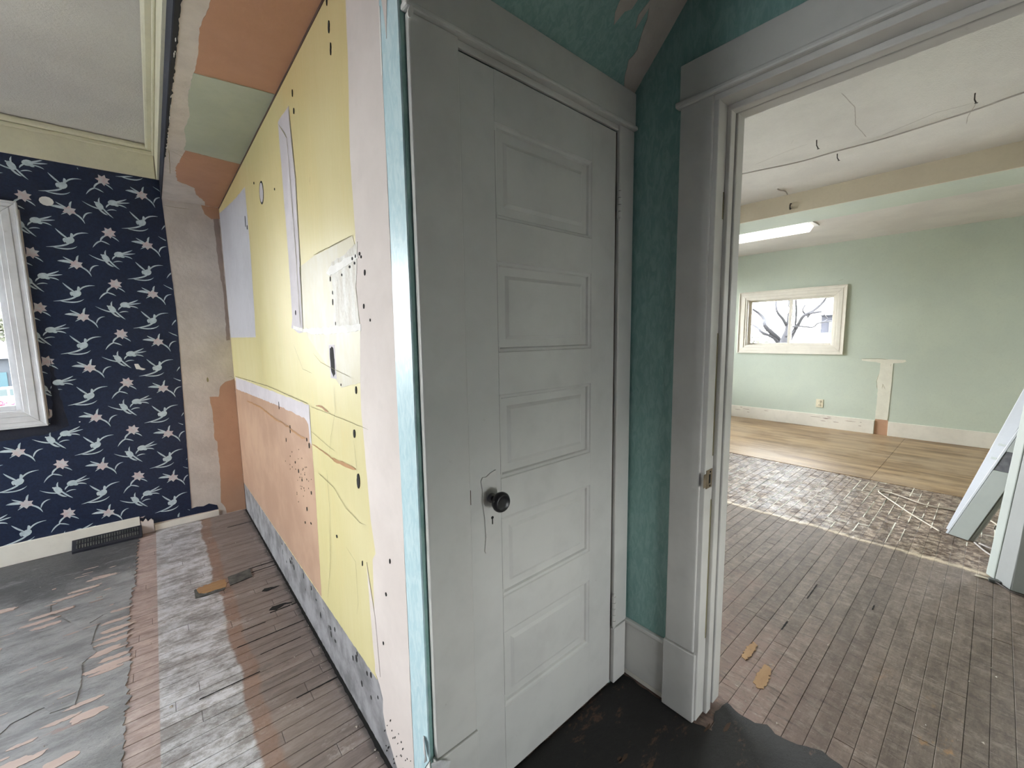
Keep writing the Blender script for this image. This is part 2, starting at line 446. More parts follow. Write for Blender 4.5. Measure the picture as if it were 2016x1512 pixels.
MT['siding'] = paint('gray_blue_siding', (0.018, 0.021, 0.025), (0.016, 0.019, 0.023), 0.8)
MT['siding2'] = paint('lavender_gray_siding', (0.030, 0.030, 0.038), None, 0.8)
MT['roof'] = paint('pale_roof', (0.07, 0.07, 0.072), None, 0.8)
MT['carpaint'] = paint('white_car_paint', (0.12, 0.12, 0.12), None, 0.3)
MT['carglass'] = paint('dark_car_glass', (0.02, 0.03, 0.03), None, 0.15)
MT['tire'] = paint('black_tire', (0.01, 0.01, 0.01), None, 0.8)
MT['cyan'] = paint('cyan_container', (0.004, 0.026, 0.033), None, 0.6)


# ------------------------------------------------------------------ mesh helpers
def link(name, bm, mat, parent=None, smooth=False, kind=None, bevel=0.0, label=None):
    me = bpy.data.meshes.new(name)
    bmesh.ops.recalc_face_normals(bm, faces=bm.faces[:])
    bm.to_mesh(me)
    bm.free()
    if smooth:
        for p in me.polygons:
            p.use_smooth = True
    o = bpy.data.objects.new(name, me)
    COL.objects.link(o)
    if mat is not None:
        me.materials.append(MT[mat] if isinstance(mat, str) else mat)
    if parent is not None:
        o.parent = parent
        o.matrix_parent_inverse = parent.matrix_basis.inverted()
    if kind:
        o['kind'] = kind
    if label:
        o['label'] = label
    if bevel:
        md = o.modifiers.new('bevel', 'BEVEL')
        md.width = bevel
        md.segments = 2
        md.limit_method = 'ANGLE'
    return o


def tag(o, label, cat, kind=None, group=None):
    o['label'] = label
    o['category'] = cat
    if kind:
        o['kind'] = kind
    if group:
        o['group'] = group
    return o


def empty(name, loc, label, cat, kind=None, group=None):
    o = bpy.data.objects.new(name, None)
    o.empty_display_size = 0.1
    o.location = loc
    COL.objects.link(o)
    return tag(o, label, cat, kind, group)


def box(bm, x0, x1, y0, y1, z0, z1):
    v = [bm.verts.new(p) for p in ((x0, y0, z0), (x1, y0, z0), (x1, y1, z0), (x0, y1, z0),
                                   (x0, y0, z1), (x1, y0, z1), (x1, y1, z1), (x0, y1, z1))]
    for f in ((0, 3, 2, 1), (4, 5, 6, 7), (0, 1, 5, 4), (1, 2, 6, 5), (2, 3, 7, 6), (3, 0, 4, 7)):
        bm.faces.new([v[i] for i in f])
    return v


def B(*boxes):
    bm = bmesh.new()
    for b in boxes:
        box(bm, *b)
    return bm


def map_pt(plane, c, a, b, h):
    """plane 'X': x = c, a = y, b = z; 'Y': y = c, a = x, b = z; 'Z': z = c, a = x, b = y; h = height off the plane"""
    if plane == 'X':
        return (c + h, a, b)
    if plane == 'Y':
        return (a, c + h, b)
    return (a, b, c + h)


def jagged(pts, step=0.02, amp=0.004, seed=0, freq=30):
    """Subdivide an outline and roughen it."""
    out = []
    n = len(pts)
    for i in range(n):
        p, q = Vector(pts[i]), Vector(pts[(i+1) % n])
        L = (q-p).length
        k = max(1, int(L/step))
        d = (q-p).normalized() if L > 1e-9 else Vector((1, 0))
        nn = Vector((-d.y, d.x))
        for j in range(k):
            t = p.lerp(q, j/k)
            if 0 < j:
                t = t + nn * mnoise.noise(Vector((t.x*freq+seed*7.3, t.y*freq, seed))) * amp
            out.append((t.x, t.y))
    return out


def slab(bm, plane, c, pts, h0, h1):
    """Prism of a polygon outline between heights h0 and h1 off a plane."""
    tri = tessellate_polygon([[Vector((p[0], p[1], 0)) for p in pts]])
    lo = [bm.verts.new(map_pt(plane, c, p[0], p[1], h0)) for p in pts]
    hi = [bm.verts.new(map_pt(plane, c, p[0], p[1], h1)) for p in pts]
    for t in tri:
        try:
            bm.faces.new([hi[i] for i in t])
            bm.faces.new([lo[i] for i in reversed(t)])
        except ValueError:
            pass
    n = len(pts)
    for i in range(n):
        bm.faces.new((lo[i], lo[(i+1) % n], hi[(i+1) % n], hi[i]))


def patch(name, plane, c, pts, h, mat, parent, amp=0.004, step=0.02, seed=0, h0=0.0, kind=None, freq=30, label=None):
    bm = bmesh.new()
    slab(bm, plane, c, jagged(pts, step, amp, seed, freq), h0, h)
    return link(name, bm, mat, parent, kind=kind, label=label)


def line(bm, plane, c, pts, w, h, seed=0, wob=0.002):
    """A thin raised or inked line along points on a plane, as a chain of slabs with varied width."""
    P = []
    for i in range(len(pts)-1):
        p, q = Vector(pts[i]), Vector(pts[i+1])
        k = max(1, int((q-p).length/0.03))
        for j in range(k):
            P.append(p.lerp(q, j/k))
    P.append(Vector(pts[-1]))
    P = [p + Vector((mnoise.noise(Vector((p.x*20, p.y*20, seed))), mnoise.noise(Vector((p.x*20, p.y*20, seed+9)))))*wob for p in P]
    L, Rr = [], []
    for i, p in enumerate(P):
        d = (P[min(i+1, len(P)-1)] - P[max(i-1, 0)]).normalized()
        n = Vector((-d.y, d.x))
        ww = w*(0.6+0.6*abs(mnoise.noise(Vector((p.x*31, p.y*31, seed+3)))))
        if i in (0, len(P)-1):
            ww *= 0.25
        L.append(p+n*ww/2)
        Rr.append(p-n*ww/2)
    for i in range(len(P)-1):
        q = [L[i], L[i+1], Rr[i+1], Rr[i]]
        hi = [bm.verts.new(map_pt(plane, c, v.x, v.y, h)) for v in q]
        bm.faces.new(hi)


def tube(bm, pts, r0, r1=None, seg=8):
    r1 = r0 if r1 is None else r1
    pts = [Vector(p) for p in pts]
    rings = []
    up = Vector((0, 0, 1))
    for i, p in enumerate(pts):
        d = (pts[min(i+1, len(pts)-1)]-pts[max(i-1, 0)]).normalized()
        s = d.cross(up)
        if s.length < 0.05:
            s = d.cross(Vector((1, 0, 0)))
        s.normalize()
        t = s.cross(d).normalized()
        r = r0+(r1-r0)*i/max(1, len(pts)-1)
        rings.append([bm.verts.new(p+(s*math.cos(2*math.pi*k/seg)+t*math.sin(2*math.pi*k/seg))*r) for k in range(seg)])
    for a, b in zip(rings, rings[1:]):
        for k in range(seg):
            bm.faces.new((a[k], a[(k+1) % seg], b[(k+1) % seg], b[k]))
    bm.faces.new(rings[0])
    bm.faces.new(list(reversed(rings[-1])))


def curve_pts(pts, n=6):
    """Catmull-Rom through points."""
    P = [Vector(p) for p in pts]
    P = [P[0]*2-P[1]] + P + [P[-1]*2-P[-2]]
    out = []
    for i in range(1, len(P)-2):
        for k in range(n):
            t = k/n
            a, b, c, d = P[i-1], P[i], P[i+1], P[i+2]
            out.append(0.5*((2*b)+(c-a)*t+(2*a-5*b+4*c-d)*t*t+(3*b-a-3*c+d)*t**3))
    out.append(P[-2])
    return out


def lathe(bm, prof, origin, axis='-Y', seg=24):
    """prof: list of (dist along axis, radius)"""
    o = Vector(origin)
    ax = {'-Y': Vector((0, -1, 0)), 'Z': Vector((0, 0, 1)), '-X': Vector((-1, 0, 0))}[axis]
    u = Vector((1, 0, 0)) if axis != '-X' else Vector((0, 1, 0))
    v = ax.cross(u)
    rings = []
    for d, r in prof:
        rings.append([bm.verts.new(o+ax*d+(u*math.cos(2*math.pi*k/seg)+v*math.sin(2*math.pi*k/seg))*max(r, 1e-4)) for k in range(seg)])
    for a, b in zip(rings, rings[1:]):
        for k in range(seg):
            bm.faces.new((a[k], a[(k+1) % seg], b[(k+1) % seg], b[k]))
    bm.faces.new(rings[0])
    bm.faces.new(list(reversed(rings[-1])))


def wall_with_holes(plane, c0, c1, a0, a1, z0, z1, holes):
    """Wall slab between c0 and c1 with rectangular window holes (a0,a1,z0,z1)."""
    bm = bmesh.new()
    def bx(p0, p1, q0, q1):
        if p1-p0 < 1e-5 or q1-q0 < 1e-5:
            return
        if plane == 'X':
            box(bm, c0, c1, p0, p1, q0, q1)
        else:
            box(bm, p0, p1, c0, c1, q0, q1)
    cur = a0
    for h in sorted(holes):
        bx(cur, h[0], z0, z1)
        bx(h[0], h[1], z0, h[2])
        bx(h[0], h[1], h[3], z1)
        cur = h[1]
    bx(cur, a1, z0, z1)
    return bm


# ------------------------------------------------------------------ room shell
XC = 0.462      # face of the yellow wall
YD = 0.890      # face of the closet wall
XO = 1.330      # hall face of the doorway wall
YB = 3.850      # wallpapered wall and outer wall
ZC = 2.660      # ceilings
ZS = 2.330      # soffit

floor = empty('floor', (0, 0, 0), 'old narrow strip wooden floor with glue stains running through both rooms', 'floor', 'structure')
link('subfloor', B((-3.5, 7.3, -3.1, 4.0, -0.12, -0.022)), 'darkwood', floor)
link('joint_filler', B((-3.4, 4.87, -3.0, 3.85, -0.022, -0.0035)), 'joint', floor)

# ---- floor boards: strips along x
def proj(x, y, z):
    dx, dy, dz = x, y, z-CAM_H
    v = [r[0]*dx+r[1]*dy+r[2]*dz for r in R3]
    if v[2] <= 0.05:
        return None
    return 1008+F_PX*v[0]/v[2], 756+F_PX*v[1]/v[2]


def seen(x, y):
    if x < -0.19:
        return False
    if 0.47 < x < 1.33 or (x > 0.46 and y > 0.88 and x < 1.3):
        return False
    p = proj(x, y, 0)
    if not p or not (0 < p[0] < 2016 and 0 < p[1] < 1512):
        return False
    if x <= 0.47:
        return y < 3.85 and not (y < 0.9)
    if x < 1.5 and y < 0.6:
        return False
    t = 1.4/x
    return -0.3 < y*t < 0.585


PW = 0.0572
rows = []
y = -3.0
while y < 3.85:
    x = -3.4 - random.random()*0.8
    while x < 4.87:
        L = random.uniform(0.45, 1.35) if x < 0.9 else random.uniform(0.7, 2.1)
        a, b = max(x, -3.4), min(x+L, 4.87)
        if b-a > 0.02:
            y1 = min(y+PW, 3.85)
            n = sum(1 for i in range(12) for _y in (y+0.015, y+0.045)
                    if seen(a+(b-a)*(i+0.5)/12, _y))
            ar = 0
            if n:
                q = [proj(*v, 0) for v in ((a, y), (b, y), (b, y1), (a, y1))]
                if all(q):
                    ar = abs(sum(q[i][0]*q[(i+1) % 4][1]-q[(i+1) % 4][0]*q[i][1] for i in range(4)))/2
                else:
                    ar = 5000
                ar = min(ar, 20000)*n/24
            rows.append((ar, a, b, y, y1))
        x += L
    y += PW
rows.sort(key=lambda r: -r[0])


def board_geo(bm, lay, a, b, y0, y1):
    g = 0.0011 if a < 0.9 else 0.0008
    dz = random.uniform(-0.0006, 0.0006)
    t = random.random()
    n0 = len(bm.faces)
    x0, x1, Y0, Y1 = a+g*0.5, b-g*0.5, y0+g*0.5, y1-g*0.5
    c = 0.0012
    v = [bm.verts.new(p) for p in (
        (x0, Y0, -0.02), (x1, Y0, -0.02), (x1, Y1, -0.02), (x0, Y1, -0.02),
        (x0, Y0, dz-c), (x1, Y0, dz-c), (x1, Y1, dz-c), (x0, Y1, dz-c),
        (x0+c, Y0+c, dz), (x1-c, Y0+c, dz), (x1-c, Y1-c, dz), (x0+c, Y1-c, dz))]
    for f in ((0, 3, 2, 1), (0, 1, 5, 4), (1, 2, 6, 5), (2, 3, 7, 6), (3, 0, 4, 7),
              (4, 5, 9, 8), (5, 6, 10, 9), (6, 7, 11, 10), (7, 4, 8, 11), (8, 9, 10, 11)):
        fc = bm.faces.new([v[i] for i in f])
        fc[lay] = t


def board_obj(name, rs, kind=None):
    bm = bmesh.new()
    lay = bm.faces.layers.float.new('tone')
    for r in rs:
        board_geo(bm, lay, *r[1:])
    me = bpy.data.meshes.new(name)
    bmesh.ops.recalc_face_normals(bm, faces=bm.faces[:])
    bm.to_mesh(me)
    bm.free()
    me.materials.append(MT['boards'])
    o = bpy.data.objects.new(name, me)
    COL.objects.link(o)
    o.parent = floor
    if kind:
        o['kind'] = kind
    return o


for r in rows[:298]:
    board_obj('floor_board', [r])
board_obj('floor_boards', rows[298:], 'stuff')

# plywood at the far end of the right room
ply = [(-3.0, -0.55), (-0.55, 0.67), (0.67, 1.9), (1.9, 3.85)]
for i, (a, b) in enumerate(ply):
    for (c, d) in ((4.868, 6.02), (6.02, 7.1)):
        link('plywood_sheet', B((c+0.001, d-0.001, a+0.001, b-0.001, -0.02, 0.003+0.0008*((i*7) % 3))), 'ply', floor)

# felt backing left of the pink boards, with a torn edge, and tar backing in the hall
edge = []
yy = -1.55
while yy < 3.845:
    fr = (yy/PW) % 1.0
    e = -0.188 + 0.010*mnoise.noise(Vector((yy*9, 1, 0))) + 0.012*(abs(fr-0.5)*2-0.5) + 0.014*mnoise.noise(Vector((yy*60, 2, 0)))
    if yy > 2.42 and yy < 3.0:
        e -= 0.012
    edge.append((e, yy))
    yy += 0.012
felt = [(-3.39, -1.55)] + edge + [(-0.2, 3.835), (-3.39, 3.835)]
patch('felt_backing', 'Z', 0.0, felt, 0.0028, 'felt', floor, 0.0, 10, h0=0.0004)
# a second, thicker felt layer whose torn edge makes the long cracks
felt2 = [(-3.25, 2.14), (-0.62, 2.15), (-0.53, 2.13), (-0.50, 2.19), (-0.42, 2.21), (-0.40, 2.16), (-0.335, 2.15),
         (-0.33, 2.30), (-0.34, 2.42), (-0.30, 2.47), (-0.325, 2.55), (-0.315, 2.72), (-0.345, 2.76), (-0.30, 2.80),
         (-0.42, 2.83), (-0.50, 2.98), (-0.52, 3.1), (-0.75, 3.12), (-0.9, 3.3), (-3.25, 3.3)]
patch('felt_backing', 'Z', 0.0, felt2, 0.0052, 'felt', floor, 0.007, 0.015, 5, 0.0028, freq=25)
tar = [(0.47, -1.15), (0.47, 0.884), (1.315, 0.884), (1.315, 0.60), (1.335, 0.535), (1.42, 0.56), (1.487, 0.548), (1.472, 0.50),
       (1.475, 0.45), (1.50, 0.42), (1.482, 0.39), (1.495, 0.33), (1.53, 0.27), (1.515, 0.21), (1.54, 0.12), (1.50, 0.0), (1.52, -0.3), (1.5, -1.15)]
patch('tar_backing', 'Z', 0.0, tar, 0.0030, 'tar', floor, 0.006, 0.012, 3, 0.0004, freq=40)
# black strip of tar near the camera in the hall side
# peeled scraps on the felt: long ragged islands along the grain
def scrap_outline(cx, cy, L, W, seed, skew=0.0):
    pts = []
    n = 26
    for k in range(n):
        a = 2*math.pi*k/n
        r = 1+0.35*mnoise.noise(Vector((math.cos(a)*1.7+seed*3.1, math.sin(a)*1.7, seed)))+0.18*mnoise.noise(Vector((math.cos(a)*6, math.sin(a)*6+seed, 3)))
        ux = math.copysign(abs(math.cos(a))**0.8, math.cos(a))*L/2*r
        uy = math.sin(a)*W/2*r
        pts.append((cx+ux, cy+uy+skew*ux))
    return pts
big = [(-0.62, 1.89, 0.34, 0.045), (-0.50, 1.96, 0.24, 0.03), (-0.78, 1.83, 0.30, 0.04), (-0.60, 1.74, 0.20, 0.05), (-0.42, 1.80, 0.10, 0.03),
       (-0.29, 2.06, 0.10, 0.032), (-0.31, 2.14, 0.10, 0.016), (-0.36, 2.09, 0.10, 0.014), (-0.53, 2.93, 0.14, 0.022), (-0.50, 2.87, 0.11, 0.02),
       (-0.50, 2.99, 0.16, 0.02), (-0.44, 3.12, 0.14, 0.016), (-0.40, 3.17, 0.12, 0.018), (-0.33, 3.27, 0.14, 0.018), (-0.72, 3.18, 0.16, 0.03),
       (-0.75, 2.75, 0.26, 0.10), (-0.25, 2.52, 0.13, 0.02), (-0.24, 2.62, 0.12, 0.022), (-0.25, 2.70, 0.10, 0.018), (-0.27, 2.45, 0.12, 0.03),
       (-0.24, 2.38, 0.10, 0.02), (-0.26, 2.30, 0.10, 0.016), (-0.23, 2.80, 0.08, 0.015), (-0.26, 2.33, 0.16, 0.03), (-0.25, 2.57, 0.13, 0.014),
       (-0.28, 1.68, 0.07, 0.02), (-0.34, 1.88, 0.08, 0.03), (-0.38, 1.72, 0.05, 0.02), (-0.45, 2.05, 0.07, 0.012)]
bm = bmesh.new()
for i, (cx, cy, L, W) in enumerate(big):
    slab(bm, 'Z', 0.0, jagged(scrap_outline(cx, cy, L, W*1.35, i+1), 0.005, 0.007, i, 110), 0.0028, 0.0062 if (cx < -0.34 and 2.15 < cy < 3.3) else 0.0040)
for i in range(60):
    cx = -0.24-random.random()**1.5*0.8
    cy = random.uniform(1.55, 3.5)
    slab(bm, 'Z', 0.0, scrap_outline(cx, cy, random.uniform(0.015, 0.06), random.uniform(0.004, 0.010), i+60), 0.0028, 0.0061 if 2.1 < cy < 3.35 and cx < -0.3 else 0.0038)
link('backing_scraps', bm, 'scrap', floor, kind='stuff')
# hall scraps, brown
bm = bmesh.new()
for i in range(22):
    cx, cy = random.uniform(0.8, 1.40), random.uniform(0.15, 0.7)
    slab(bm, 'Z', 0.0, jagged(scrap_outline(cx, cy, random.uniform(0.015, 0.06), random.uniform(0.005, 0.014), i+200), 0.004, 0.006, i, 160), 0.003, 0.0036)
link('tar_scraps', bm, 'tarbrown', floor, kind='stuff')
# bare orange wood where boards splintered
for i, pts in enumerate((
        [(0.065, 2.755), (0.075, 2.70), (0.11, 2.675), (0.15, 2.68), (0.185, 2.665), (0.20, 2.69), (0.20, 2.77), (0.15, 2.775), (0.10, 2.77)],
        [(1.655, 0.520), (1.640, 0.498), (1.655, 0.480), (1.70, 0.482), (1.78, 0.495), (1.79, 0.520), (1.72, 0.526)],
        [(1.76, 0.600), (1.75, 0.582), (1.80, 0.575), (1.88, 0.580), (1.89, 0.600), (1.82, 0.607)])):
    patch('splintered_wood', 'Z', 0.0, pts, 0.0022, 'orange', floor, 0.012, 0.006, i, 0.0004, freq=90)
# burnt holes and open joints near the yellow wall
bm = bmesh.new()
for i, pts in enumerate((
        [(0.335, 2.49), (0.355, 2.475), (0.40, 2.48), (0.42, 2.487), (0.385, 2.50), (0.35, 2.512)],
        [(0.33, 2.285), (0.36, 2.265), (0.40, 2.285), (0.455, 2.27), (0.40, 2.30), (0.35, 2.308)])):
    slab(bm, 'Z', 0.0, jagged(pts, 0.008, 0.004, i, 60), 0.0003, 0.0016)
for (x0, x1, yv, w) in ((0.32, 0.46, 2.745, 0.007), (0.32, 0.46, 2.80, 0.006), (0.33, 0.46, 2.26, 0.007), (0.17, 0.44, 2.09, 0.004),
                        (0.02, 0.22, 1.87, 0.004), (0.24, 0.40, 1.975, 0.003), (0.20, 0.30, 2.20, 0.003), (0.30, 0.455, 1.63, 0.005), (0.3, 0.455, 3.55, 0.008)):
    slab(bm, 'Z', 0.0, jagged([(x0, yv-w/2), (x1, yv-w/2), (x1, yv+w/2), (x0, yv+w/2)], 0.012, w*0.4, x0*50, 60), 0.0003, 0.0015)
for (x0, x1, yv, w) in ((2.07, 2.15, 0.545, 0.005), (2.42, 2.60, 0.535, 0.004), (2.55, 2.60, 0.30, 0.004)):
    slab(bm, 'Z', 0.0, jagged([(x0, yv-w/2), (x1, yv-w/2), (x1, yv+w/2), (x0, yv+w/2)], 0.012, w*0.4, x0*50, 60), 0.0003, 0.0015)
link('open_gaps', bm, 'black', floor, kind='stuff')
# dirt line along the yellow wall
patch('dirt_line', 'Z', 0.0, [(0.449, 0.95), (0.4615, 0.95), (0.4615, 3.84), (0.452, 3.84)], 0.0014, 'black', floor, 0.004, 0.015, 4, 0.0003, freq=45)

# ---- crumbs and flakes of plaster lying about
bm = bmesh.new()
for i in range(420):
    z0 = random.random()
    if z0 < 0.40:
        cx, cy = random.uniform(-0.15, 0.455), random.uniform(1.1, 3.3)
        if random.random() < 0.5:
            cx = 0.45-abs(random.gauss(0, 0.03))
    elif z0 < 0.6:
        cx, cy = random.uniform(-0.9, -0.2), random.uniform(1.5, 3.4)
    else:
        cx, cy = random.uniform(1.5, 3.3), random.uniform(-0.1, 1.1)
        if cy > cx*0.42:
            cy = cx*0.4*random.random()
    s = random.uniform(0.0012, 0.0038) if random.random() < 0.93 else random.uniform(0.004, 0.007)
    a = random.random()*3
    v0 = len(bm.verts)
    zb = 0.004 if cx < -0.18 else 0.001
    vs = [bm.verts.new((cx+math.cos(a+k*2.1)*s*random.uniform(0.7, 1.4), cy+math.sin(a+k*2.1)*s*random.uniform(0.7, 1.4), zb)) for k in range(3)]
    top = bm.verts.new((cx, cy, zb+s*0.9))
    bm.faces.new(vs)
    for k in range(3):
        bm.faces.new((vs[k], vs[(k+1) % 3], top))
o = link('plaster_crumbs', bm, 'debris')
tag(o, 'pale plaster crumbs and dust scattered over the boards', 'debris', 'stuff')

# ------------------------------------------------------------------ ceilings
c1 = link('ceiling', B((-3.5, XC-0.005, -1.7, 4.0, ZC+0.002, ZC+0.1)), 'ceiling')
tag(c1, 'gray textured ceiling above the blue wallpapered room', 'ceiling', 'structure')
c2 = link('ceiling', B((1.33, 4.77, -3.1, 4.0, ZC, ZC+0.1), ), 'ceiling')
tag(c2, 'pale plaster ceiling of the right room, near side of the beam', 'ceiling', 'structure')
c3 = link('ceiling', B((5.3, 7.3, -3.1, 4.0, 2.54, 2.76)), 'ceiling')
tag(c3, 'pale lower ceiling of the right room beyond the beam', 'ceiling', 'structure')
beam = link('ceiling_beam', B((4.76, 5.32, -3.1, 4.0, 2.492, 2.75)), 'mint')
tag(beam, 'wide boxed ceiling beam with beige face and mint green underside', 'beam', 'structure')
MT['beige'] = paint('beige_beam_paint', (0.60, 0.52, 0.40), (0.56, 0.48, 0.37), 0.8, 90, 0.2)
link('beam_face', B((4.745, 4.76, -3.1, 4.0, 2.484, 2.66)), 'beige', beam)

# sloped hall ceiling: solid wedge over the closet door
bm = bmesh.new()
zt = 2.168
prof = [(YD+0.02, zt), (YD-0.003, zt), (YD-0.003-0.66, zt+0.66*1.05), (YD+0.02, zt+0.66*1.05)]
lo = [bm.verts.new((XC, p[0], p[1])) for p in prof]
hi = [bm.verts.new((XO+0.01, p[0], p[1])) for p in prof]
bm.faces.new(lo)
bm.faces.new(list(reversed(hi)))
for i in range(4):
    bm.faces.new((lo[i], lo[(i+1) % 4], hi[(i+1) % 4], hi[i]))
sc = link('ceiling', bm, 'teal')
tag(sc, 'sloping turquoise papered ceiling above the white panelled door', 'ceiling', 'structure')

def slope_patch(name, pts, h, mat, seed, amp=0.004):
    """pts in (x, y); sits on the sloping ceiling."""
    P = jagged(pts, 0.012, amp, seed, 35)
    tri = tessellate_polygon([[Vector((p[0], p[1], 0)) for p in P]])
    bm = bmesh.new()
    n = Vector((0, -1.05, -1)).normalized()
    def q(p, k):
        z = zt+(YD-0.003-p[1])*1.05
        return Vector((p[0], p[1], z))+n*k
    lo = [bm.verts.new(q(p, 0)) for p in P]
    hi = [bm.verts.new(q(p, h)) for p in P]
    for t in tri:
        bm.faces.new([hi[i] for i in t])
    for i in range(len(P)):
        bm.faces.new((lo[i], lo[(i+1) % len(P)], hi[(i+1) % len(P)], hi[i]))
    return link(name, bm, mat, sc)
slope_patch('bare_plaster', [(1.33, 0.882), (1.275, 0.884), (1.245, 0.862), (1.228, 0.838), (1.240, 0.815), (1.226, 0.792), (1.215, 0.765),
                             (1.19, 0.74), (1.185, 0.70), (1.17, 0.62), (1.16, 0.5), (1.33, 0.5)], 0.0015, 'plaster', 1)
slope_patch('torn_paper', [(1.105, 0.806), (1.088, 0.79), (1.085, 0.775), (1.095, 0.74), (1.11, 0.6), (1.16, 0.6), (1.155, 0.74), (1.14, 0.77), (1.12, 0.78)], 0.0012, 'plaster', 2)
slope_patch('torn_paper', [(1.19, 0.79), (1.175, 0.77), (1.19, 0.74), (1.20, 0.75)], 0.0012, 'plaster', 3, 0.002)

# upper hall volume behind the camera
tag(link('ceiling', B((0.3, XO+0.1, -1.4, 0.95, 2.85, 3.05)), 'hallwall'), 'tan painted hall ceiling, highest part over the hall', 'ceiling', 'structure')
tag(link('wall_rear', wall_with_holes('Y', -1.35, -1.2, 0.135, XO+0.1, 0, 2.95, [WIN_BEHIND_ADDED]), 'hallwall'), 'tan painted hall wall behind the doorway', 'wall', 'structure')

# ------------------------------------------------------------------ soffit and header between blue room and alcove
sof = link('soffit', B((0.135, XC+0.02, 0.89, YB, ZS, ZC+0.1)), 'plaster')
tag(sof, 'low alcove soffit with peach, pale green and bare plaster patches', 'soffit', 'structure')
link('header_face', B((0.1305, 0.135, 0.7, YB-0.001, ZS-0.001, 2.452)), 'navyscrap', sof)
zs = ZS
patch('drywall_paper', 'Z', zs, [(0.212, 0.9), (0.461, 0.9), (0.461, 1.966), (0.33, 1.985), (0.201, 2.003), (0.204, 1.85), (0.197, 1.72), (0.212, 1.60), (0.205, 1.4)],
      -0.0016, 'peachsoffit', sof, 0.006, 0.02, 11)
patch('green_paint', 'Z', zs, [(0.200, 2.004), (0.33, 1.986), (0.461, 1.967), (0.461, 2.838), (0.33, 2.825), (0.208, 2.81), (0.213, 2.70), (0.198, 2.55), (0.209, 2.4), (0.194, 2.2)],
      -0.0022, 'greenpatch', sof, 0.004, 0.02, 12)
patch('drywall_paper', 'Z', zs, [(0.215, 2.812), (0.33, 2.827), (0.461, 2.84), (0.461, 3.84), (0.375, 3.84), (0.37, 3.75), (0.31, 3.6), (0.29, 3.45), (0.20, 3.36), (0.185, 3.13), (0.20, 2.98)],
      -0.0012, 'peachsoffit', sof, 0.010, 0.02, 13)
bm = bmesh.new()
ed = [(0.134, 1.3)]
yv = 1.3
while yv < 3.0:
    ed.append((0.150-0.012*(yv-1.5)/1.5+0.006*mnoise.noise(Vector((yv*40, 0, 0)))+0.004*mnoise.noise(Vector((yv*9, 3, 0))), yv))
    yv += 0.012
ed.append((0.134, 3.0))
slab(bm, 'Z', zs, ed, -0.0018, 0)
link('torn_paper_edge', bm, 'black', sof)
bm = bmesh.new()
for i in range(10):
    cy = random.uniform(1.6, 2.9)
    slab(bm, 'Z', zs, scrap_outline(0.143+random.uniform(-0.004, 0.003), cy, 0.003, random.uniform(0.01, 0.05), i+400), -0.0028, 0)
link('white_flecks', bm, 'whitepatch', sof, kind='stuff')
bm = bmesh.new()
line(bm, 'Z', zs, [(0.15, 2.83), (0.21, 2.84)], 0.003, -0.003)
line(bm, 'Z', zs, [(0.165, 3.25), (0.150, 2.85)], 0.004, -0.003)
line(bm, 'Z', zs, [(0.155, 2.86), (0.17, 2.87), (0.24, 2.95)], 0.003, -0.003)
line(bm, 'Z', zs, [(0.20, 1.99), (0.46, 1.968)], 0.003, -0.003)
line(bm, 'Z', zs, [(0.21, 2.812), (0.46, 2.84)], 0.003, -0.003)
link('joint_lines', bm, 'crack', sof, kind='stuff')

# cream frieze and crown around the blue room
fr = tag(link('trim_1', B((-3.4, 0.112, YB-0.014, YB, 2.452, ZC)), 'cream', bevel=0.002), 'cream frieze board above the blue wallpaper', 'trim', 'structure')
link('crown', B((-3.4, 0.112, YB-0.045, YB-0.014, 2.625, ZC)), 'cream', fr, bevel=0.012)
link('bead', B((-3.4, 0.112, YB-0.024, YB-0.014, 2.60, 2.625)), 'cream', fr, bevel=0.004)
f2 = tag(link('trim_2', B((0.118, 0.135, 0.3, YB-0.001, 2.452, ZC)), 'cream', bevel=0.002), 'cream frieze board running along the dark header edge', 'trim', 'structure')
link('crown', B((0.075, 0.118, 0.3, YB-0.014, 2.625, ZC)), 'cream', f2, bevel=0.012)
link('bead', B((0.106, 0.118, 0.3, YB-0.014, 2.60, 2.625)), 'cream', f2, bevel=0.004)
link('header_core', B((0.135, XC+0.0, -1.25, 0.89, 2.45, 3.0)), 'plaster', sof)

# ------------------------------------------------------------------ wall_back (blue wallpaper)
wb = link('wall_back', wall_with_holes('Y', YB, YB+0.13, -3.5, XC+0.1, 0, ZC+0.05, [WIN_BACK_ADDED, WIN_BACK]), 'plaster')
tag(wb, 'back wall of the left room, navy flowered wallpaper beside bare plaster', 'wall', 'structure')
# wallpaper sheet around the window casing, 1.5 mm thick
wp_right = [(0.112, 0.06)] if False else []
sheet_h = -0.0015
bm = bmesh.new()
right = []
zv = 0.103
while zv < 2.452:
    right.append((0.118+0.032*min(1, max(0, (zv-0.1)/1.4)) - 0.016*max(0, (zv-1.6)/0.8) + 0.0015*mnoise.noise(Vector((zv*30, 5, 0))), zv))
    zv += 0.02
outline = [(-0.53, 0.06), (0.28, 0.052), (0.275, 0.085), (0.225, 0.112), (0.19, 0.10), (0.15, 0.108)] + right + [(0.134, 2.4525), (-0.53, 2.4525)]
slab(bm, 'Y', YB, outline, sheet_h, 0)
slab(bm, 'Y', YB, [(-0.53, 0.10), (-0.53, 0.88), (-1.9, 0.88), (-1.9, 0.10)], sheet_h, 0)
slab(bm, 'Y', YB, [(-0.53, 2.14), (-0.53, 2.4525), (-1.9, 2.4525), (-1.9, 2.14)], sheet_h, 0)
slab(bm, 'Y', YB, [(-1.9, 0.10), (-1.9, 0.47), (-3.39, 0.47), (-3.39, 0.10)], sheet_h, 0)
slab(bm, 'Y', YB, [(-1.9, 2.17), (-1.9, 2.4525), (-3.39, 2.4525), (-3.39, 2.17)], sheet_h, 0)
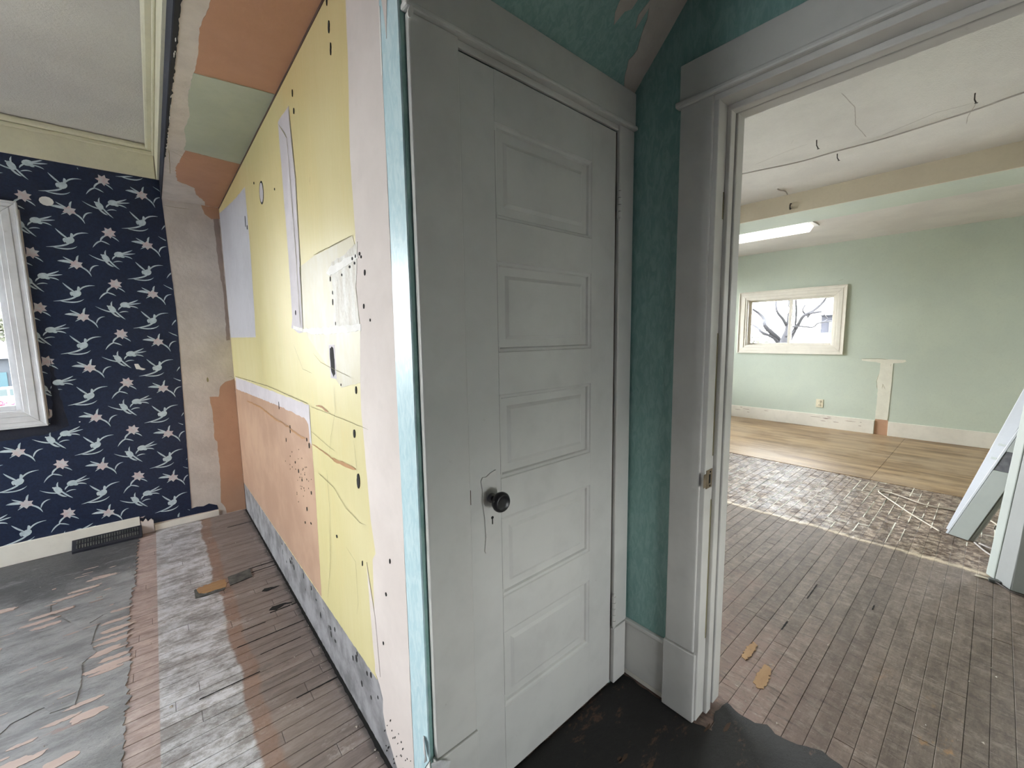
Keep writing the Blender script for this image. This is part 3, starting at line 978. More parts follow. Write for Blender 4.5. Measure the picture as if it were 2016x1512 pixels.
wp = link('wallpaper', bm, 'navy', wb)

# flower print: four sprigs in a half-drop repeat
def blade(p0, p1, p2, w, n=8):
    """curved tapering leaf as polygon: quadratic curve"""
    p0, p1, p2 = Vector(p0), Vector(p1), Vector(p2)
    L, Rr = [], []
    for i in range(n+1):
        t = i/n
        p = (1-t)**2*p0+2*t*(1-t)*p1+t*t*p2
        d = (2*(1-t)*(p1-p0)+2*t*(p2-p1)).normalized()
        nn = Vector((-d.y, d.x))
        ww = w*math.sin(math.pi*min(1, 0.12+t*0.88))**0.7 if 0 < i < n else w*0.1
        L.append(p+nn*ww/2)
        Rr.append(p-nn*ww/2)
    return [tuple(v) for v in L+list(reversed(Rr))]
def star(cx, cy, r, n, rot=0.0, inner=0.55, sx=1.0, sy=1.0):
    out = []
    for k in range(2*n):
        a = rot+math.pi*k/n
        rr = r if k % 2 == 0 else r*inner
        out.append((cx+math.cos(a)*rr*sx, cy+math.sin(a)*rr*sy))
    return out
def ell(cx, cy, a, b, rot):
    return [(cx+math.cos(t)*a*math.cos(rot)-math.sin(t)*b*math.sin(rot), cy+math.cos(t)*a*math.sin(rot)+math.sin(t)*b*math.cos(rot))
            for t in [2*math.pi*k/12 for k in range(12)]]
SPRIG = {   # coordinates in centimetres around each sprig's centre
    'A': [ell(0.2, 0.0, 1.9, 1.5, 0.7), blade((0.6, 0.4), (1.6, 3.2), (0.9, 3.6), 1.1), blade((-0.4, 0.8), (-2.6, 2.8), (-4.3, 5.2), 0.75),
          blade((1.0, 1.0), (2.5, 4.6), (7.2, 4.4), 0.65), blade((0.6, -0.6), (-1.0, -3.2), (-8.2, -4.1), 0.75),
          blade((-6.5, -3.7), (0.0, -5.5), (2.6, -2.6), 0.6), blade((-1.0, 0.8), (-2.2, 0.6), (-1.6, -1.3), 0.9)],
    'B': [star(0.3, 0.3, 2.9, 7, 0.35, 0.6), blade((-0.8, -1.2), (-3.2, -2.4), (-3.4, -4.8), 0.75),
          blade((-3.3, -4.3), (-1.6, -4.6), (0.1, -5.9), 0.6), blade((-2.6, -4.2), (-4.8, -4.6), (-6.5, -8.0), 0.65), blade((0.8, -1.4), (2.6, -2.2), (3.8, -3.8), 0.55)],
    'C': [star(0, 0, 2.4, 6, 0.5, 0.62, 1.15, 1.0), blade((-0.8, 0.5), (-3.6, 1.6), (-6.4, 1.2), 1.3), blade((-0.8, 1.2), (-3.2, 2.4), (-4.4, 3.4), 0.6),
          blade((0.4, 1.2), (0.3, 3.4), (1.2, 4.6), 0.8), blade((1.0, -0.8), (4.2, -2.2), (5.0, -5.6), 0.7), blade((4.6, -3.4), (5.2, 0.2), (8.2, 0.3), 0.6),
          blade((-0.6, -1.0), (-2.0, -1.4), (-3.0, -2.4), 0.4)],
    'D': [ell(3.0, 2.2, 1.9, 1.4, 0.2), blade((3.6, 2.6), (6.0, 3.4), (8.6, 5.0), 0.7), blade((3.8, 2.2), (7.0, 2.8), (9.6, 3.3), 0.65),
          blade((3.8, 1.6), (7.0, 1.6), (8.2, 0.4), 0.6), blade((3.0, 1.6), (4.6, 0.8), (5.2, 1.0), 0.9), blade((2.0, 1.4), (0.6, 0.6), (0.2, -0.8), 0.6),
          ell(-2.2, -0.2, 1.3, 2.0, 0.55), blade((-2.0, 1.2), (-2.6, 2.2), (-1.8, 3.9), 0.6), blade((-3.0, 0.5), (-3.8, 1.4), (-4.0, 1.6), 0.7),
          blade((-1.4, -0.6), (0.2, -3.4), (2.6, -5.6), 0.7), blade((-0.8, -1.8), (-4.0, -2.2), (-8.4, 1.0), 0.6), blade((-3.2, -0.6), (-1.2, -4.0), (0.6, -4.4), 0.8),
          blade((0.4, -2.2), (2.4, -0.9), (4.2, -1.6), 0.5)],
}
CEN = {'A': (-0.340, 1.989), 'B': (-0.156, 2.058), 'C': (-0.322, 1.843), 'D': (-0.155, 1.900)}
def inside_sheet(x, z):
    if -2.3 < x < -0.535 and 0.82 < z < 2.18:
        return False
    lim = 0.118+0.032*min(1, max(0, (z-0.1)/1.4)) - 0.016*max(0, (z-1.6)/0.8)
    lo = 0.11 if x < 0.0 else 0.058
    return -2.25 < x < lim-0.002 and lo < z < 2.448
bm_b, bm_p = bmesh.new(), bmesh.new()
for kx, (cx, cz) in CEN.items():
    for i in range(-9, 3):
        for j in range(-8, 6):
            X0 = cx+0.354*i
            Z0 = cz+0.3285*j+(0.162 if i % 2 else 0)
            if X0 > 0.25 or X0 < -2.2:
                continue
            for q_i, poly in enumerate(SPRIG[kx]):
                bm = bm_p if (kx in 'BC' and q_i == 0) else bm_b
                ph = -0.0003-0.00004*(len(SPRIG[kx])-q_i)
                pts = [(X0+p[0]*0.0125, Z0+p[1]*0.0125) for p in poly]
                pts = [p for p in pts]
                ins = [inside_sheet(*p) for p in pts]
                if all(ins):
                    slab(bm, 'Y', YB-0.0015, pts, ph, 0)
                elif sum(ins) >= 3:
                    q = [p for p, k in zip(pts, ins) if k]
                    slab(bm, 'Y', YB-0.0015, q, ph, 0)
link('flower_print', bm_b, 'print', wp, kind='stuff', label='pale blue gray flower sprigs')
link('blossom_print', bm_p, 'printpink', wp, kind='stuff', label='pale pink star blossoms')
# small tears and scuffs in the paper
bm = bmesh.new()
slab(bm, 'Y', YB-0.0015, jagged([(-0.105, 1.20), (-0.098, 1.165), (-0.065, 1.155), (-0.05, 1.162), (-0.075, 1.175), (-0.085, 1.20)], 0.008, 0.003, 2, 60), -0.001, 0)
slab(bm, 'Y', YB-0.0015, ell(-0.415, 2.21, 0.031, 0.027, 0.0), -0.0012, 0)
slab(bm, 'Y', YB-0.0015, ell(-0.40, 0.84, 0.004, 0.004, 0), -0.001, 0)
link('paper_tears', bm, 'whitepatch', wp, kind='stuff')
patch('scuffed_border', 'Y', YB-0.0015, [(-0.70, 0.85), (-0.53, 0.845), (-0.515, 0.90), (-0.49, 1.25), (-0.45, 0.82), (-0.56, 0.78), (-0.75, 0.77), (-0.95, 0.78), (-0.95, 0.85)],
      -0.0008, 'navyscrap', wp, 0.008, 0.02, 9)

# bare plaster part: peach paper, brown strip, top with brownish shadow painted in
patch('drywall_paper', 'Y', YB, [(0.294, 0.93), (0.35, 0.925), (0.365, 1.00), (0.40, 1.035), (0.461, 1.055), (0.461, 0.004), (0.33, 0.004), (0.325, 0.05), (0.30, 0.10), (0.315, 0.4), (0.315, 0.58), (0.30, 0.60), (0.303, 0.8)],
      -0.0012, 'peach', wb, 0.006, 0.02, 21)
patch('brown_strip', 'Y', YB, [(0.42, 2.25), (0.455, 2.25), (0.456, 1.355), (0.432, 1.35), (0.442, 1.7), (0.425, 1.95)], -0.001, 'brownstain', wb, 0.006, 0.02, 22)
patch('drywall_paper', 'Y', YB, [(0.355, 2.329), (0.461, 2.329), (0.461, 2.25), (0.41, 2.24), (0.37, 2.27)], -0.0012, 'peach', wb, 0.006, 0.02, 23)  # peach at the wall top, with the brownish shadow there painted in
bm = bmesh.new()
slab(bm, 'Y', YB, jagged(ell(0.292, 1.06, 0.006, 0.018, 0), 0.006, 0.003, 1, 80), -0.0012, 0)
line(bm, 'Y', YB, [(0.135, 2.29), (0.20, 2.285), (0.29, 2.288)], 0.003, -0.001)
line(bm, 'Y', YB, [(0.16, 1.62), (0.18, 1.615)], 0.003, -0.001)
line(bm, 'Y', YB, [(0.455, 1.06), (0.44, 1.075), (0.42, 1.07)], 0.004, -0.002)
link('scratches', bm, 'crack', wb, kind='stuff')

bb = tag(link('baseboard_back', B((-3.4, -0.172, YB-0.018, YB, 0.004, 0.130)), 'far_trim', bevel=0.002), 'tall cream baseboard under the blue wallpaper', 'baseboard', 'structure')
b2 = tag(link('baseboard_alcove', B((-0.098, 0.282, YB-0.010, YB, 0.002, 0.046)), 'far_trim', bevel=0.002), 'low cream baseboard strip right of the floor register', 'baseboard', 'structure')
sq = patch('paper_scrap', 'Y', YB-0.010, [(-0.168, 0.004), (-0.10, 0.004), (-0.10, 0.085), (-0.112, 0.10), (-0.13, 0.085), (-0.14, 0.108), (-0.155, 0.09), (-0.168, 0.10)], -0.012, 'pinkplaster', wb, 0.003, 0.02, 8)

# floor register leaning in front of the baseboard
reg = empty('floor_register', (-0.335, 3.80, 0.0), 'dark metal floor register lying against the cream baseboard', 'register')
def wedge(x0, x1):
    bm = bmesh.new()
    pr = [(3.765, 0.003), (3.765, 0.018), (3.831, 0.072), (3.831, 0.003)]
    lo = [bm.verts.new((x0, *p)) for p in pr]
    hi = [bm.verts.new((x1, *p)) for p in pr]
    bm.faces.new(lo)
    bm.faces.new(hi[::-1])
    for i in range(4):
        bm.faces.new((lo[i], lo[(i+1) % 4], hi[(i+1) % 4], hi[i]))
    return bm
link('grille_body', wedge(-0.505, -0.165), 'darkmetal', reg, bevel=0.002)
for r in range(2):
    for k in range(24):
        xs = -0.485+k*0.0128
        t0 = 0.18+r*0.40
        yb, zb = 3.765+0.066*t0, 0.018+0.054*t0
        yt, zt_ = 3.765+0.066*(t0+0.27), 0.018+0.054*(t0+0.27)
        bm = bmesh.new()
        v = [bm.verts.new(p) for p in ((xs, yb-0.002, zb+0.003), (xs+0.0065, yb-0.002, zb+0.003), (xs+0.0065, yt-0.002, zt_+0.003), (xs, yt-0.002, zt_+0.003),
                                       (xs, yb+0.002, zb-0.001), (xs+0.0065, yb+0.002, zb-0.001), (xs+0.0065, yt+0.002, zt_-0.001), (xs, yt+0.002, zt_-0.001))]
        for f in ((0, 1, 2, 3), (7, 6, 5, 4), (0, 4, 5, 1), (1, 5, 6, 2), (2, 6, 7, 3), (3, 7, 4, 0)):
            bm.faces.new([v[i] for i in f])
        link('louver', bm, 'tin', reg)

# ------------------------------------------------------------------ windows
def casing_frame(bm, plane, c, a0, a1, z0, z1, w, layers):
    """Mitred picture frame around an opening; layers = list of (inner offset, outer offset, thickness)."""
    s = -1
    for (i0, i1, t) in layers:
        for k in range(4):
            def rect(o):
                return [(a0-o, z0-o), (a1+o, z0-o), (a1+o, z1+o), (a0-o, z1+o)]
            A, Bq = rect(i0), rect(i1)
            q = [A[k], A[(k+1) % 4], Bq[(k+1) % 4], Bq[k]]
            slab(bm, plane, c, q, s*t, 0)


def window(name, plane, c, wall_t, a0, a1, z0, z1, label, casing_w, trim, slider=None, hung=False, sgn=1, mull_w=0.04, group=None):
    """Window in a wall slab; sgn: direction from the room outwards along the plane axis."""
    root = empty(name, map_pt(plane, c, (a0+a1)/2, z0, 0), label, 'window', 'structure')
    def bxp(p0, p1, q0, q1, d0, d1):
        d0, d1 = sorted((c+sgn*d0, c+sgn*d1))
        return (d0, d1, p0, p1, q0, q1) if plane == 'X' else (p0, p1, d0, d1, q0, q1)
    # casing
    bm = bmesh.new()
    w = casing_w
    lay = [(-0.004, w*0.22, 0.012), (w*0.22, w*0.62, 0.019), (w*0.62, w*0.88, 0.016), (w*0.88, w, 0.026)]
    for (i0, i1, t) in lay:
        A = [(a0-i0, z0-i0), (a1+i0, z0-i0), (a1+i0, z1+i0), (a0-i0, z1+i0)]
        Q = [(a0-i1, z0-i1), (a1+i1, z0-i1), (a1+i1, z1+i1), (a0-i1, z1+i1)]
        for k in range(4):
            slab(bm, plane, c, [A[k], A[(k+1) % 4], Q[(k+1) % 4], Q[k]], -sgn*t, 0)
    link('casing', bm, trim, root, bevel=0.003)
    # reveal liner
    t = 0.014
    link('jamb_liner', B(bxp(a0, a0+t, z0, z1, -0.004, wall_t), bxp(a1-t, a1, z0, z1, -0.004, wall_t),
                         bxp(a0+t, a1-t, z0, z0+t, -0.004, wall_t), bxp(a0+t, a1-t, z1-t, z1, -0.004, wall_t)), trim, root)
    s0, s1 = a0+t, a1-t
    u0, u1 = z0+t, z1-t
    fw = 0.03
    def sash(p0, p1, q0, q1, d0, d1):
        sh = link('sash', B(bxp(p0, p0+fw, q0, q1, d0, d1), bxp(p1-fw, p1, q0, q1, d0, d1),
                            bxp(p0+fw, p1-fw, q0, q0+fw, d0, d1), bxp(p0+fw, p1-fw, q1-fw, q1, d0, d1)), trim, root, bevel=0.003)
        mid = (d0+d1)/2
        link('pane', B(bxp(p0+fw-0.003, p1-fw+0.003, q0+fw-0.003, q1-fw+0.003, mid-0.002, mid+0.002)), 'glass', sh)
    if slider is not None:
        sash(s0, slider+mull_w/2, u0, u1, 0.045, 0.065)
        sash(slider-mull_w/2, s1, u0, u1, 0.068, 0.088)
    elif hung:
        zm = (u0+u1)/2
        sash(s0, s1, zm-0.02, u1, 0.078, 0.10)
        sash(s0, s1, u0, zm+0.02, 0.052, 0.075)
    else:
        sash(s0, s1, u0, u1, 0.055, 0.08)
    return root


window('window_1', 'Y', YB, 0.13, *WIN_BACK, 'tall white framed window cut off by the left edge, in navy flowered wall', 0.09, 'win_trim')
window('window_2', 'Y', YB, 0.13, *WIN_BACK_ADDED, 'second window of the blue wall, left of the one in view', 0.09, 'win_trim', hung=True)
for k, a in enumerate(WINS_LEFT):
    window('window_%d' % (k+2), 'X', -3.4, 0.13, *a, ['left side window farther from the blue wall', 'left side window nearer the blue wall'][k], 0.09, 'win_trim', hung=True, sgn=-1)

# far window in the mint wall
wf = link('wall_far', wall_with_holes('X', 7.1, 7.25, -3.1, 4.0, 0, 2.7, [WIN_FAR, WIN_FAR_ADDED]), 'mint')
tag(wf, 'mint green far wall of the right room with a small slider window', 'wall', 'structure')
window('window_4', 'X', 7.1, 0.15, *WIN_FAR, 'small sliding window with cream casing in the mint green wall', 0.115, 'far_trim', slider=2.024)
window('window_8', 'X', 7.1, 0.15, *WIN_FAR_ADDED, 'second window of the mint green far wall, beyond the leaning boards', 0.10, 'far_trim', hung=True)
wsd = link('wall_side', wall_with_holes('Y', YB, YB+0.15, 1.4, 7.3, 0, 2.8, WINS_SIDE), 'mint')
tag(wsd, 'mint green left side wall of the right room', 'wall', 'structure')
for k, a in enumerate(WINS_SIDE):
    window('window_%d' % (5+k), 'Y', YB, 0.15, *a, ['side window of the right room nearer the doorway', 'side window of the right room nearer the far wall'][k], 0.10, 'far_trim', hung=True)
wr = link('wall_right', wall_with_holes('Y', -3.15, -3.0, 1.3, 7.3, 0, 2.8, WINS_RIGHT), 'mint')
tag(wr, 'mint green right side wall of the right room', 'wall', 'structure')
for k, a in enumerate(WINS_RIGHT):
    window('window_%d' % (7+k), 'Y', -3.0, 0.15, *a, 'window in the right side wall', 0.10, 'far_trim', hung=True, sgn=-1)
wl = link('wall_left', wall_with_holes('X', -3.53, -3.4, -1.7, 4.0, 0, 2.76, WINS_LEFT), 'navy')
tag(wl, 'left wall of the blue room', 'wall', 'structure')
tag(link('wall_behind', B((-3.5, 0.135, -1.7, -1.55, 0, 2.76)), 'navy'), 'navy papered wall of the blue room behind the camera', 'wall', 'structure')
window('window_9', 'Y', -1.2, 0.15, *WIN_BEHIND_ADDED, 'small low window in the hall end wall behind the camera', 0.07, 'win_trim', sgn=-1)
tag(link('wall_partition', B((0.135, 0.2, -1.55, -1.2, 0, 2.95)), 'plaster'), 'short partition behind the camera', 'wall', 'structure')

# baseboard far, outlet, T patch
f1 = tag(link('baseboard_far', B((7.082, 7.1, 0.978, YB, 0.004, 0.188)), 'far_trim', bevel=0.003), 'scuffed cream baseboard left of the patched gap on the mint wall', 'baseboard', 'structure')
f2_ = tag(link('baseboard_far', B((7.082, 7.1, -3.0, 0.842, 0.004, 0.188)), 'far_trim', bevel=0.003), 'cream baseboard right of the patched gap on the mint wall', 'baseboard', 'structure')
bm = bmesh.new()
for i in range(14):
    yv = random.uniform(1.0, 2.7)
    slab(bm, 'X', 7.082, scrap_outline(yv, random.uniform(0.09, 0.17), random.uniform(0.02, 0.12), 0.006, i+500), -0.0008, 0)
link('paint_chips', bm, 'brownstain', f1, kind='stuff')
tp = [(0.852, 0.205), (0.976, 0.205), (0.972, 0.45), (0.975, 0.60), (0.985, 0.68), (0.99, 0.74), (0.972, 0.80), (0.968, 0.935), (1.02, 0.95), (1.155, 0.962), (1.16, 0.985),
      (0.90, 0.988), (0.735, 0.985), (0.728, 0.965), (0.76, 0.948), (0.846, 0.938), (0.846, 0.6)]
patch('filler_patch', 'X', 7.1, tp, -0.004, 'tpatch', wf, 0.004, 0.03, 31)
patch('drywall_paper', 'X', 7.1, [(0.845, 0.004), (0.975, 0.004), (0.975, 0.205), (0.848, 0.205)], -0.002, 'peach', wf, 0.003, 0.03, 32)
bm = bmesh.new()
line(bm, 'X', 7.1, [(1.165, 0.99), (1.0, 0.993), (0.9, 0.988)], 0.006, -0.0045)
line(bm, 'X', 7.1, [(0.98, 0.60), (0.992, 0.70), (0.975, 0.80)], 0.005, -0.0045)
line(bm, 'X', 7.1, [(1.47, 2.03), (1.42, 2.045)], 0.01, -0.001)
line(bm, 'X', 7.1, [(0.87, 0.9), (0.865, 0.93)], 0.012, -0.0048)
line(bm, 'X', 7.1, [(0.93, 0.61), (0.93, 0.67), (0.90, 0.60)], 0.006, -0.0048)
link('scratches', bm, 'crack', wf, kind='stuff')

ot = empty('wall_outlet', (7.1, 1.585, 0.343), 'ivory double wall outlet low on the mint green wall', 'outlet')
link('cover_plate', B((7.094, 7.1, 1.543, 1.627, 0.285, 0.402)), 'outlet', ot, bevel=0.002)
for zc_ in (0.318, 0.369):
    bm = bmesh.new()
    lathe(bm, [(0, 0.018), (0.003, 0.018), (0.004, 0.016)], (7.094, 1.585, zc_), '-X', 16)
    sck = link('socket', bm, 'outlet', ot)
    for dy in (-0.007, 0.007):
        link('slot', B((7.0893, 7.0905, 1.585+dy-0.0018, 1.585+dy+0.0018, zc_-0.001, zc_+0.009)), 'black', sck)

# ------------------------------------------------------------------ ceiling lamp, wire, nails, hook in right room
lamp = empty('ceiling_lamp', (5.58, 2.06, 2.54), 'long fluorescent ceiling lamp glowing beside the beam', 'ceiling lamp')
bm = bmesh.new()
prf = [(5.43, 2.54), (5.46, 2.465), (5.70, 2.465), (5.73, 2.54)]
y0, y1 = 1.44, 2.66
lo = [bm.verts.new((p[0], y0+(0.035 if p[1] < 2.5 else 0), p[1])) for p in prf]
hi = [bm.verts.new((p[0], y1-(0.035 if p[1] < 2.5 else 0), p[1])) for p in prf]
bm.faces.new(lo)
bm.faces.new(hi[::-1])
for i in range(4):
    bm.faces.new((lo[i], lo[(i+1) % 4], hi[(i+1) % 4], hi[i]))
link('diffuser', bm, 'diffuser', lamp)
link('lamp_base', B((5.40, 5.76, 1.40, 2.70, 2.528, 2.54)), 'white_trim', lamp, bevel=0.003)

wire_pts = [(3.66, 3.2, 2.655), (3.70, 1.9, 2.645), (3.76, 1.45, 2.635), (3.86, 1.1, 2.64), (3.87, 0.87, 2.645), (3.89, 0.62, 2.648), (3.84, 0.30, 2.645), (3.80, 0.17, 2.64), (3.76, 0.0, 2.645), (3.70, -0.5, 2.65), (3.6, -1.6, 2.657)]
bm = bmesh.new()
tube(bm, curve_pts(wire_pts, 5), 0.005, seg=6)
tag(link('ceiling_cable', bm, 'wire', smooth=True), 'thin gray cable sagging across the right room ceiling', 'cable')
for i, (x, y, dz, dx, lab) in enumerate((
        (3.58, 0.92, -0.055, 0.02, 'bent dark nail in the ceiling, leftmost, beyond the cable'),
        (3.60, 0.19, -0.055, 0.0, 'straight dark nail in the ceiling beside the cable, rightmost'),
        (3.97, 0.885, -0.045, 0.02, 'short dark nail in the ceiling just below the cable'))):
    bm = bmesh.new()
    tube(bm, [(x, y, 2.66), (x+dx*0.4, y, 2.66+dz*0.6), (x+dx, y-0.008, 2.66+dz)], 0.0035, seg=6)
    nl = link('nail', bm, 'nail')
    tag(nl, lab, 'nail', group='nails in the ceiling')
    bm = bmesh.new()
    lathe(bm, [(0, 0.0075), (0.0018, 0.0075)], (x+dx, y-0.008, 2.66+dz-0.001), 'Z', 10)
    link('nail_head', bm, 'nail', nl)
bm = bmesh.new()
tube(bm, curve_pts([(4.47, 1.43, 2.659), (4.50, 1.42, 2.65), (4.58, 1.40, 2.653), (4.62, 1.39, 2.63)], 4), 0.006, seg=6)
tag(link('ceiling_hook', bm, 'wire', smooth=True), 'pale stub of pipe strap on the ceiling before the beige beam', 'hook')
bm = bmesh.new()
hk = curve_pts([(4.745, 1.392, 2.57), (4.725, 1.392, 2.565), (4.712, 1.392, 2.54), (4.72, 1.392, 2.518), (4.738, 1.392, 2.524)], 5)
tube(bm, hk, 0.0065, seg=8)
tag(link('screw_hook', bm, 'nail', smooth=True), 'small black screw hook in the beige beam face', 'hook')
bm = bmesh.new()
line(bm, 'Z', ZC, [(3.0, 0.67), (3.25, 0.655), (3.52, 0.70), (3.80, 0.69)], 0.006, -0.0006)
line(bm, 'Z', ZC, [(3.7, 1.35), (3.62, 1.1), (3.6, 0.97)], 0.006, -0.0006)
line(bm, 'Z', ZC, [(3.85, 0.62), (3.72, 0.35), (3.74, 0.2)], 0.008, -0.0006)
line(bm, 'Z', ZC, [(3.45, 1.02), (3.5, 1.05)], 0.008, -0.0006)
line(bm, 'Z', ZC, [(3.76, 0.19), (3.95, 0.23), (4.08, 0.24)], 0.006, -0.0006)
link('ceiling_cracks', bm, 'ceilcrack', c2, kind='stuff')

# ------------------------------------------------------------------ wall_alcove (yellow)
wy = link('wall_alcove', B((XC, XC+0.1, YD+0.1, YB, 0, ZS+0.4)), 'concrete')
tag(wy, 'yellow painted alcove wall with peeled peach and plaster patches', 'wall', 'structure')
T = -0.0015
# paint layer over the rough wall, from above the missing baseboard to the soffit
low = [(3.848, 0.215)]
yv = 3.84
while yv > 1.235:
    low.append((yv, 0.222+(3.84-yv)/2.6*0.026+0.004*mnoise.noise(Vector((yv*30, 0, 4)))+0.003*mnoise.noise(Vector((yv*90, 0, 4)))))
    yv -= 0.012
low += [(1.23, 0.25)]
rightp = [(1.245, 0.27), (1.236, 0.40), (1.262, 0.45), (1.30, 0.55), (1.255, 0.46), (1.218, 0.48), (1.21, 0.67), (1.182, 0.69), (1.21, 0.80), (1.236, 1.147), (1.225, 1.30), (1.205, 1.38), (1.222, 1.50), (1.205, 1.645), (1.213, 1.85), (1.188, 2.10), (1.18, 2.326)]
rightp = [(1.245, 0.27), (1.222, 0.48), (1.212, 0.67), (1.185, 0.70), (1.21, 0.80), (1.236, 1.147), (1.225, 1.30), (1.205, 1.38), (1.222, 1.50), (1.205, 1.645), (1.213, 1.85), (1.188, 2.10), (1.18, 2.326)]
patch('yellow_paint', 'X', XC, low+rightp+[(3.848, 2.326)], T, 'yellow', wy, 0.003, 0.03, 40)
# pinkish plaster strip at the corner, full height
patch('plaster_strip', 'X', XC, [(0.987, 0.0), (1.10, 0.03), (1.175, 0.10), (1.195, 0.16), (1.19, 0.21), (1.212, 0.245)] + [(p[0]-0.0005, p[1]) for p in rightp] + [(1.18, 2.45), (0.984, 2.45), (0.984, 1.5)],
      T-0.0006, 'pinkplaster', wy, 0.003, 0.03, 41)
patch('plaster_lick', 'X', XC+T, [(1.215, 0.47), (1.262, 0.64), (1.255, 0.50), (1.245, 0.35), (1.235, 0.28), (1.20, 0.28)], T-0.0006-T-0.001, 'pinkplaster', wy, 0.002, 0.03, 42)
# turquoise paper wrapped round the corner, slightly loose: its edge throws a thin dark gap
patch('wallpaper_strip', 'X', XC, [(YD+0.0005, 0.245), (0.93, 0.18), (0.9795, 0.1), (0.978, 0.6), (0.9815, 1.2), (0.976, 1.6), (0.979, 2.0), (0.976, 2.45), (YD+0.0005, 2.45)], -0.0045, 'tealstrip', wy, 0.0012, 0.05, 43, 0)
link('corner_gap', B((XC-0.0012, XC, 0.974, 0.988, 0.1, 2.4)), 'black', wy)
patch('torn_paper', 'X', XC-0.0045, [(0.976, 2.45), (0.976, 2.13), (0.968, 2.12), (0.955, 2.07), (0.948, 2.018), (0.938, 2.09), (0.934, 2.2), (0.934, 2.45)], -0.001, 'pinkplaster', wy, 0.0015, 0.02, 44)
patch('torn_paper', 'X', XC-0.0045, [(0.979, 2.1), (0.982, 1.96), (0.977, 1.95), (0.974, 2.1)], -0.001, 'whitepatch', wy, 0.001, 0.02, 45)
patch('plaster_foot', 'X', XC, [(YD+0.0005, 0.0), (YD+0.0005, 0.243), (0.93, 0.178), (0.9795, 0.098), (0.985, 0.0)], -0.0030, 'whitepatch', wy, 0.002, 0.02, 46)
# big peach patch and its filler edge
patch('filler_edge', 'X', XC+T, [(1.800, 1.085), (3.79, 1.072), (3.79, 0.98), (3.0, 1.00), (2.4, 1.015), (1.88, 1.02), (1.83, 1.00), (1.83, 0.93), (1.806, 0.915), (1.80, 0.99)], -0.0006, 'lightgray', wy, 0.006, 0.02, 50)
patch('drywall_paper', 'X', XC+T, [(1.802, 0.93), (1.83, 0.95), (1.835, 1.0), (1.87, 1.035), (2.2, 1.032), (3.0, 1.035), (3.845, 1.045), (3.845, 0.222), (1.818, 0.248), (1.80, 0.68)], -0.0003, 'peachlow', wy, 0.004, 0.02, 51)
# gray primer patch near the back corner
patch('gray_primer', 'X', XC+T, [(3.845, 1.372), (2.825, 1.366), (2.80, 1.5), (2.768, 1.83), (2.772, 2.19), (3.1, 2.21), (3.5, 2.25), (3.845, 2.29)], -0.0005, 'graypatch', wy, 0.005, 0.03, 52)
# long filled slot and the pale area next to it
patch('filler_strip', 'X', XC+T, [(1.962, 2.222), (1.79, 2.215), (1.762, 1.957), (1.776, 1.68), (1.806, 1.378), (1.87, 1.375), (1.99, 1.40), (1.962, 1.44), (1.951, 1.70), (1.957, 2.04)], -0.0007, 'lightgray', wy, 0.004, 0.03, 53)
patch('glossy_area', 'X', XC+T, [(1.80, 1.63), (1.60, 1.643), (1.226, 1.642), (1.206, 1.60), (1.222, 1.50), (1.207, 1.376), (1.23, 1.22), (1.40, 1.19), (1.75, 1.36), (1.80, 1.40)], -0.0007, 'creamgloss', wy, 0.003, 0.02, 54)
patch('rough_area', 'X', XC+T, [(1.42, 1.595), (1.30, 1.60), (1.192, 1.62), (1.206, 1.55), (1.222, 1.50), (1.208, 1.376), (1.416, 1.384), (1.425, 1.55)], -0.0014, 'roughwhite', wy, 0.006, 0.012, 55)
patch('filler_smear', 'X', XC+T, [(1.80, 1.392), (1.60, 1.392), (1.20, 1.392), (1.20, 1.372), (1.5, 1.365), (1.7, 1.37), (1.96, 1.395), (1.95, 1.41)], -0.0016, 'whitepatch', wy, 0.006, 0.012, 56)
patch('filler_smear', 'X', XC+T, [(1.475, 1.568), (1.43, 1.585), (1.2, 1.59), (1.19, 1.575), (1.3, 1.565), (1.44, 1.555)], -0.0018, 'whitepatch', wy, 0.005, 0.012, 57)
# oval ring and round hole
bm = bmesh.new()
ring_o = [(2.366+0.047*math.cos(2*math.pi*k/20), 2.054+0.053*math.sin(2*math.pi*k/20)) for k in range(20)]
ring_i = [(2.366+0.038*math.cos(2*math.pi*k/20), 2.054+0.044*math.sin(2*math.pi*k/20)) for k in range(20)]
for k in range(20):
    slab(bm, 'X', XC+T, [ring_o[k], ring_o[(k+1) % 20], ring_i[(k+1) % 20], ring_i[k]], -0.0009, 0)
link('screw_ring', bm, 'black', wy)
patch('round_filler', 'X', XC+T, ring_i, -0.0012, 'lightgray', wy, 0.002, 0.01, 58)
# cut box hole for an outlet
bx = link('outlet_hole', B((XC+T-0.001, XC+0.002, 1.440, 1.502, 1.216, 1.331)), 'lightgray', wy)
patch('hole_void', 'X', XC+T-0.001, [(1.452, 1.232), (1.47, 1.222), (1.49, 1.24), (1.494, 1.29), (1.49, 1.318), (1.47, 1.325), (1.455, 1.32), (1.45, 1.28)], -0.0006, 'black', bx, 0.003, 0.008, 59)
